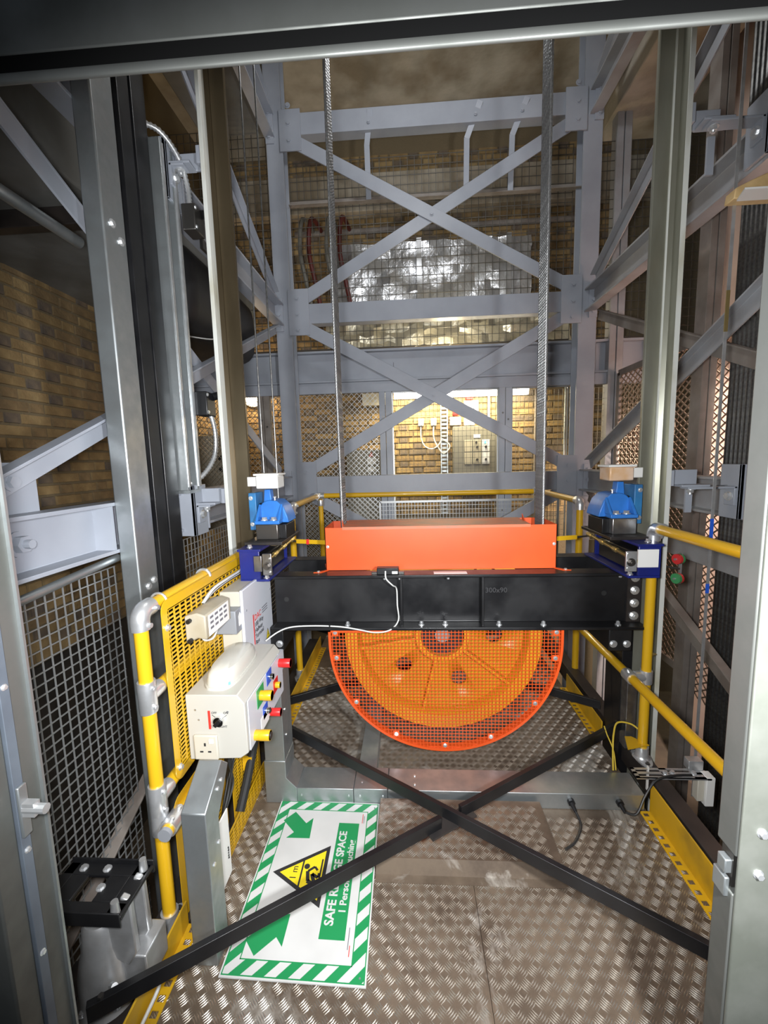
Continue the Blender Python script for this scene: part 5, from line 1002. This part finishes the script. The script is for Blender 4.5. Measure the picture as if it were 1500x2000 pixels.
# black lagged duct under the upper left beam
b = MB(); P = [(-1.28, y, 2.28+0.02*math.sin(y*5)) for y in (1.5, 1.8, 2.2, 2.6, 3.0, 3.3)]
V = []; rings = [(2.40, 0.80), (2.44, 0.97), (2.5, 1.0), (2.8, 1.0), (3.1, 1.0), (3.4, 0.97), (3.5, 0.82)]
for y, s in rings: V += [Vector((-1.44+0.25*s*math.copysign(abs(math.cos(a))**0.55, math.cos(a)), y, 2.52+0.25*s*math.copysign(abs(math.sin(a))**0.55, math.sin(a)))) for a in [2*math.pi*i/28 for i in range(28)]]
b.add(V, [(i*28+k, i*28+(k+1) % 28, (i+1)*28+(k+1) % 28, (i+1)*28+k) for i in range(len(rings)-1) for k in range(28)]+[tuple(range(27, -1, -1)), tuple(range((len(rings)-1)*28, len(rings)*28))])
t = thing('lagged_duct', 'black rounded lagged duct hanging under the upper left beam', 'duct', (-1.44, 2.95, 2.27)); b.build('duct', 'black_duct', t, ang=60); MB().tube(smooth_path([(-1.186, 2.78, 2.75), (-1.184, 2.80, 2.5), (-1.186, 2.80, 2.36), (-1.21, 2.70, 2.285), (-1.30, 2.55, 2.265)]), 0.004, 6).build('wire', 'cable_white', t)
tag(MB().box((-2.35, 2.0, 2.62), (-1.3, 2.06, 2.70)).build('pipe_support', 'black_dusty', bev=0.004), 'dark bearer under the slab at the upper left', 'bearer')
# ================================================================== CAST DEVICE AT THE BOTTOM LEFT
t = thing('governor_unit', 'cast aluminium unit under a black bracket, bottom left corner', 'machine', (-0.85, 0.97, 0.03))
b = MB(); b.lathe([(0.0, 0.0), (0.075, 0.0), (0.082, 0.008), (0.074, 0.02), (0.070, 0.03), (0.068, 0.10), (0.060, 0.14), (0.050, 0.18), (0.046, 0.24), (0.040, 0.25), (0.0, 0.25)], (-0.865, 0.955, 0.035), (0, 0, 1), 32); b.build('cast_body', 'alu', t)
MB().box((-0.80, 0.935, 0.085), (-0.735, 1.03, 0.185)).build('terminal_box', 'alu', t, bev=0.004)
for y0 in (0.93, 0.985): MB().extr([(-0.90, 0.22), (-0.78, 0.16), (-0.755, 0.20), (-0.76, 0.36), (-0.785, 0.37), (-0.80, 0.29), (-0.90, 0.28)], (0, y0, 0), (1, 0, 0), (0, 0, 1), (0, 0.018, 0)).build('yoke_arm', 'alu', t, bev=0.004)
b = MB(); b.box((-1.0, 0.89, 0.352), (-0.97, 1.03, 0.362)); b.box((-1.0, 0.89, 0.352), (-0.76, 0.925, 0.362)); b.box((-1.0, 0.995, 0.352), (-0.76, 1.03, 0.362)); b.box((-0.80, 0.89, 0.352), (-0.755, 1.03, 0.362)); b.box((-0.97, 0.925, 0.352), (-0.92, 0.995, 0.362)); b.box((-0.86, 0.925, 0.352), (-0.80, 0.995, 0.362)); b.box((-1.0, 0.885, 0.335), (-0.755, 0.89, 0.375)); b.box((-1.0, 1.03, 0.335), (-0.755, 1.035, 0.375)); b.build('bracket', 'black_paint', t, bev=0.002)
for x, y in ((-0.775, 0.90), (-0.775, 1.015)): MB().cyl((x, y, 0.36), (x, y, 0.395), 0.012, 12, 0.009).build('stud', 'alu', t)
for x, y in ((-0.95, 0.905), (-0.95, 1.013), (-0.86, 0.96), (-0.88, 1.013)): bolt(t, (x, y, 0.362), (0, 0, 1), 0.008, 0.006, 'zinc')
MB().cyl((-0.985, 0.95, 0.362), (-0.985, 0.95, 0.43), 0.005, 8).build('threaded_rod', 'zinc', t)
for a in (20, 95, 170, 245, 320): c = Vector((-0.865+0.07*math.cos(R(a)), 0.955+0.07*math.sin(R(a)), 0.055)); bolt(t, c, (0, 0, 1), 0.007, 0.008, 'zinc')
b = MB(); b.cyl((-0.81, 0.90, 0.14), (-0.78, 0.875, 0.175), 0.008, 10); b.cyl((-0.80, 0.905, 0.10), (-0.775, 0.885, 0.125), 0.007, 10); b.build('clamp_bolt', 'alu', t)
MB().box((-0.96, 0.87, 0.0), (-0.755, 1.04, 0.034)).build('base_plate', 'black_dusty', t, bev=0.003)
MB().tube(smooth_path([(-0.745, 0.99, 0.09), (-0.73, 0.97, 0.05), (-0.735, 0.92, 0.03), (-0.745, 0.86, 0.012), (-0.75, 0.80, 0.01)]), 0.005, 7).build('cable', 'cable_white', t)
blk('frame_beam', 'black cross beam at the bottom left, under the cast unit', 'beam', (-1.05, 0.86, -0.12), (-0.76, 1.05, -0.001))
# ================================================================== REAR ROOM
t = thing('fluorescent_fitting', 'long lit fluorescent fitting on the rear wall', 'light', (0.62, 5.2, 2.2))
MB().box((-0.18, 5.14, 2.325), (1.44, 5.345, 2.36)).build('batten', 'white_plastic', t, bev=0.004); MB().cyl((-0.16, 5.18, 2.272), (1.42, 5.18, 2.272), 0.052, 16).build('tube', 'tube_glow', t)
t = thing('bulkhead_lamp', 'glowing bulkhead lamp at the left rear, beside the guide rail', 'light', (-1.93, 5.25, 2.22)); MB().cyl((-1.93, 5.28, 2.33), (-1.93, 5.345, 2.33), 0.13, 20).build('backplate', 'white_plastic', t); MB().sphere((-1.93, 5.26, 2.33), 0.11, 16, (1, 0.6, 1)).build('globe', 'bulb_glow', t)
t = thing('foil_duct', 'crinkled silver foil-wrapped duct behind the upper mesh', 'duct', (0.24, 4.75, 3.05))
b = MB(); n = 26
rf = random.Random(11); V = []
for j in range(9):
    for i in range(n+1): V.append(Vector((-0.78+2.05*i/n+rf.uniform(-.012, .012), 4.60+rf.uniform(-.022, .022), 3.06+0.64*j/8+rf.uniform(-.01, .01))))
b.add(V, [(j*(n+1)+i, j*(n+1)+i+1, (j+1)*(n+1)+i+1, (j+1)*(n+1)+i) for j in range(8) for i in range(n)]); b.box((-0.79, 4.63, 3.05), (1.28, 5.1, 3.71)); b.build('wrapping', 'foil', t, ang=20)
for x in (0.12, 1.02): MB().box((x, 4.565, 3.05), (x+0.05, 4.575, 3.72)).build('tape_band', 'alu', t)
t = thing('foil_lagging', 'gold-lit crumpled foil lagging under the middle cross beam', 'lagging', (0.4, 4.6, 2.62)); b = MB(); V = []; n = 34
for j in range(7):
    for i in range(n+1): V.append(Vector((-0.85+2.5*i/n, 4.5+0.3*j/6*0.4+rf.uniform(-.03, .03), 2.66+0.33*j/6+rf.uniform(-.02, .02))))
b.add(V, [(j*(n+1)+i, j*(n+1)+i+1, (j+1)*(n+1)+i+1, (j+1)*(n+1)+i) for j in range(6) for i in range(n)]); b.box((-0.85, 4.66, 2.66), (1.65, 5.0, 2.98)); b.build('foil', 'foil_lit_gold', t, ang=20)
tag(MB().box((-2.39, 4.50, 2.60), (3.59, 4.66, 2.66)).build('timber_bearer', 'dark_wall'), 'dark brown bearer under the gold-lit foil', 'bearer')
t = thing('control_cabinet', 'grey wall cabinet with push buttons behind the mesh', 'cabinet', (0.82, 5.27, 1.2))
MB().box((0.545, 5.2, 1.20), (1.10, 5.345, 1.875)).build('body', 'panel_grey', t, bev=0.004)
for i in range(3):
    for j in range(2):
        p = MB().box((0.68+i*0.105, 5.193, 1.42+j*0.15), (0.77+i*0.105, 5.2, 1.56+j*0.15)).build('button_plate', 'board_beige' if i < 2 else 'white_panel', t, bev=0.002)
        if i: MB().cyl((0.725+i*0.105, 5.193, 1.475+j*0.15), (0.725+i*0.105, 5.175, 1.475+j*0.15), 0.014, 12).build('button', 'ink', p)
        if i and j: MB().cyl((0.715+i*0.105, 5.193, 1.53+j*0.15), (0.715+i*0.105, 5.18, 1.53+j*0.15), 0.013, 12).build('lamp', 'led_green' if i == 2 else 'ink', p)
MB().box((0.79, 5.195, 1.735), (0.87, 5.2, 1.775)).build('name_plate', 'label_white', t)
for x, lab in ((0.16, 'left of the two metal sockets on the lit brick wall'), (0.315, 'right of the two metal sockets on the lit brick wall')):
    t = thing('wall_socket', lab, 'socket', (x, 5.3, 1.9)); MB().box((x-0.035, 5.27, 1.90), (x+0.035, 5.33, 1.99)).build('body', 'alu', t, bev=0.005); MB().cyl((x, 5.27, 1.935), (x, 5.255, 1.935), 0.02, 14).build('plug', 'white_plastic', t)
    MB().tube(smooth_path([(x, 5.29, 1.90), (x, 5.29, 1.76), (x+0.04, 5.29, 1.66), (x+0.12, 5.29, 1.62+(x-.16)*-0.4), (x+0.20, 5.29, 1.65), (0.42, 5.29, 1.74)]), 0.008, 7).build('cable', 'cable_white', t)
t = thing('cable_tray', 'vertical perforated cable tray beside the sockets', 'cable tray', (0.44, 5.3, 0.8)); b = MB()
b.box((0.40, 5.29, 0.8), (0.412, 5.32, 2.22)); b.box((0.478, 5.29, 0.8), (0.49, 5.32, 2.22))
for k in range(30): b.box((0.40, 5.315, 0.8+k*0.048), (0.49, 5.32, 0.826+k*0.048))
b.build('tray', 'galv', t)
for x0, x1, z0, z1, m_, lab in ((0.69, 0.865, 2.045, 2.19, 'white_plastic', 'white box high on the rear wall, below the tube'), (0.515, 0.65, 1.90, 2.0, 'white_plastic', 'small white box above the cabinet, left'), (0.69, 0.82, 1.89, 1.98, 'white_plastic', 'small white box above the cabinet, right'), (0.55, 0.62, 2.02, 2.08, 'red', 'small red unit above the white box on the rear wall'), (0.71, 0.80, 2.20, 2.235, 'red', 'red strip label above the high white box')):
    tag(MB().box((x0, 5.29, z0), (x1, 5.345, z1)).build('wall_box', m_, bev=0.005), lab, 'box')
for x, z0, z1, lab in ((0.99, 1.88, 2.26, 'white conduit between the wall boxes and the tube'), (1.55, 0.9, 2.3, 'dark conduit right of the rear screen post'), (1.90, 1.0, 2.35, 'galvanised conduit at the right end of the rear wall'), (1.97, 1.0, 2.30, 'second galvanised conduit at the right end of the rear wall')):
    tag(MB().cyl((x, 5.31, z0), (x, 5.31, z1), 0.013, 10).build('wall_conduit', 'white_plastic' if x < 1.2 else 'galv' if x > 1.6 else 'dusty_steel'), lab, 'conduit')
t = thing('notice_cabinet', 'grey cabinet with warning labels behind the diamond mesh', 'cabinet', (-0.42, 4.9, 0.6)); MB().box((-0.72, 4.88, 0.6), (-0.17, 5.33, 1.62)).build('body', 'board_beige', t, bev=0.004)
MB().box((-0.48, 4.878, 1.45), (-0.38, 4.88, 1.53)).build('label', 'label_white', t); MB().box((-0.48, 4.878, 1.37), (-0.38, 4.88, 1.42)).build('label', 'label_white', t); MB().extr([(-0.46, 1.54), (-0.40, 1.54), (-0.43, 1.595)], (0, 4.876, 0), (1, 0, 0), (0, 0, 1), (0, 0.004, 0)).build('warning_label', 'orange', t)
t = thing('isolator_cabinet', 'beige switch cabinet with sockets at the left rear, behind mesh', 'cabinet', (-2.05, 4.4, 0.8)); MB().box((-2.378, 4.35, 0.8), (-1.78, 4.6, 1.80)).build('body', 'board_beige', t, bev=0.004)
for j in range(2):
    for i in range(3): MB().box((-2.0+i*0.06, 4.34, 1.42+j*0.12), (-1.965+i*0.06, 4.352, 1.47+j*0.12)).build('switch', 'ink', t)
tag(MB().box((-0.55, 5.20, 2.16), (-0.22, 5.345, 2.33)).build('wall_unit', 'cream', bev=0.004), 'cream unit high on the rear wall behind the diamond mesh', 'box')
t = thing('pulley_stand', 'dark stand with two round pulleys behind the brown right mesh', 'pulley', (2.38, 4.4, -1.6)); MB().box((2.33, 4.42, -1.6), (2.43, 4.5, 2.3)).build('stand', 'dark_wall', t)
for z in (1.02, 1.75): MB().lathe([(0.0, 0.0), (0.2, 0.0), (0.25, -0.01), (0.25, -0.06), (0.2, -0.05), (0.0, -0.05)], (2.38, 4.42, z), (0, 1, 0), 28).build('pulley', 'dark_wall', t)
t = thing('red_hose_reel', 'red and grey coiled hoses behind the upper left mesh', 'hose', (-0.85, 4.7, 3.0))
for x, m_ in ((-1.02, 'panel_grey'), (-0.93, 'hose_red'), (-0.75, 'panel_grey'), (-0.62, 'hose_red')): MB().tube(smooth_path([(x+0.03, 4.95, 4.0), (x, 4.5, 3.92), (x-0.03, 4.46, 3.6), (x+0.02, 4.46, 3.3), (x+0.06, 4.48, 3.05), (x+0.02, 4.55, 2.99)]), 0.022, 8).build('hose', m_, t)
tag(MB().cyl((-1.2, 4.9, 3.98), (1.9, 4.9, 3.98), 0.03, 12).build('wall_pipe', 'dusty_steel'), 'dark pipe along the rear wall above the foil duct', 'pipe')

# ------------------------------------------------------------------ groups of alike things
GROUPS = {'steel_column': 'corner columns of the rear frame', 'cross_beam': 'cross beams of the rear frame', 'brace_bar': 'flat braces of the rear frame', 'side_beam': 'side channel beams of the shaft', 'brace_angle': 'diagonal braces of the side frames', 'steel_post': 'posts on the right of the shaft', 'screen_post': 'posts of the rear mesh screen', 'hanger_bar': 'bent hangers under the top beam', 'mesh_screen': 'mesh screens around the shaft', 'toe_board': 'yellow toe boards', 'frame_beam': 'black frame beams of the car', 'car_upright': 'black car uprights', 'tie_bar': 'black tie bars over the car roof', 'handrail': 'yellow handrails on the car roof', 'strap': 'yellow straps beside the orange box', 'guard_panel': 'yellow perforated panels', 'guide_rail': 'guide rails', 'guide_shoe': 'blue guide shoes', 'rail_bracket': 'guide rail brackets', 'governor_rope': 'thin governor ropes', 'limit_switch': 'limit switches on the left strut', 'flexible_conduit': 'ribbed metal conduits', 'wall_socket': 'metal wall sockets', 'wall_box': 'small boxes on the rear wall', 'wall_conduit': 'conduits on the rear wall', 'white_strip': 'white strips at the right roof edge'}
for o in bpy.data.objects:
    b_ = o.name.split('.')[0]
    if o.parent is None and b_ in GROUPS and 'group' not in o: o['group'] = GROUPS[b_]
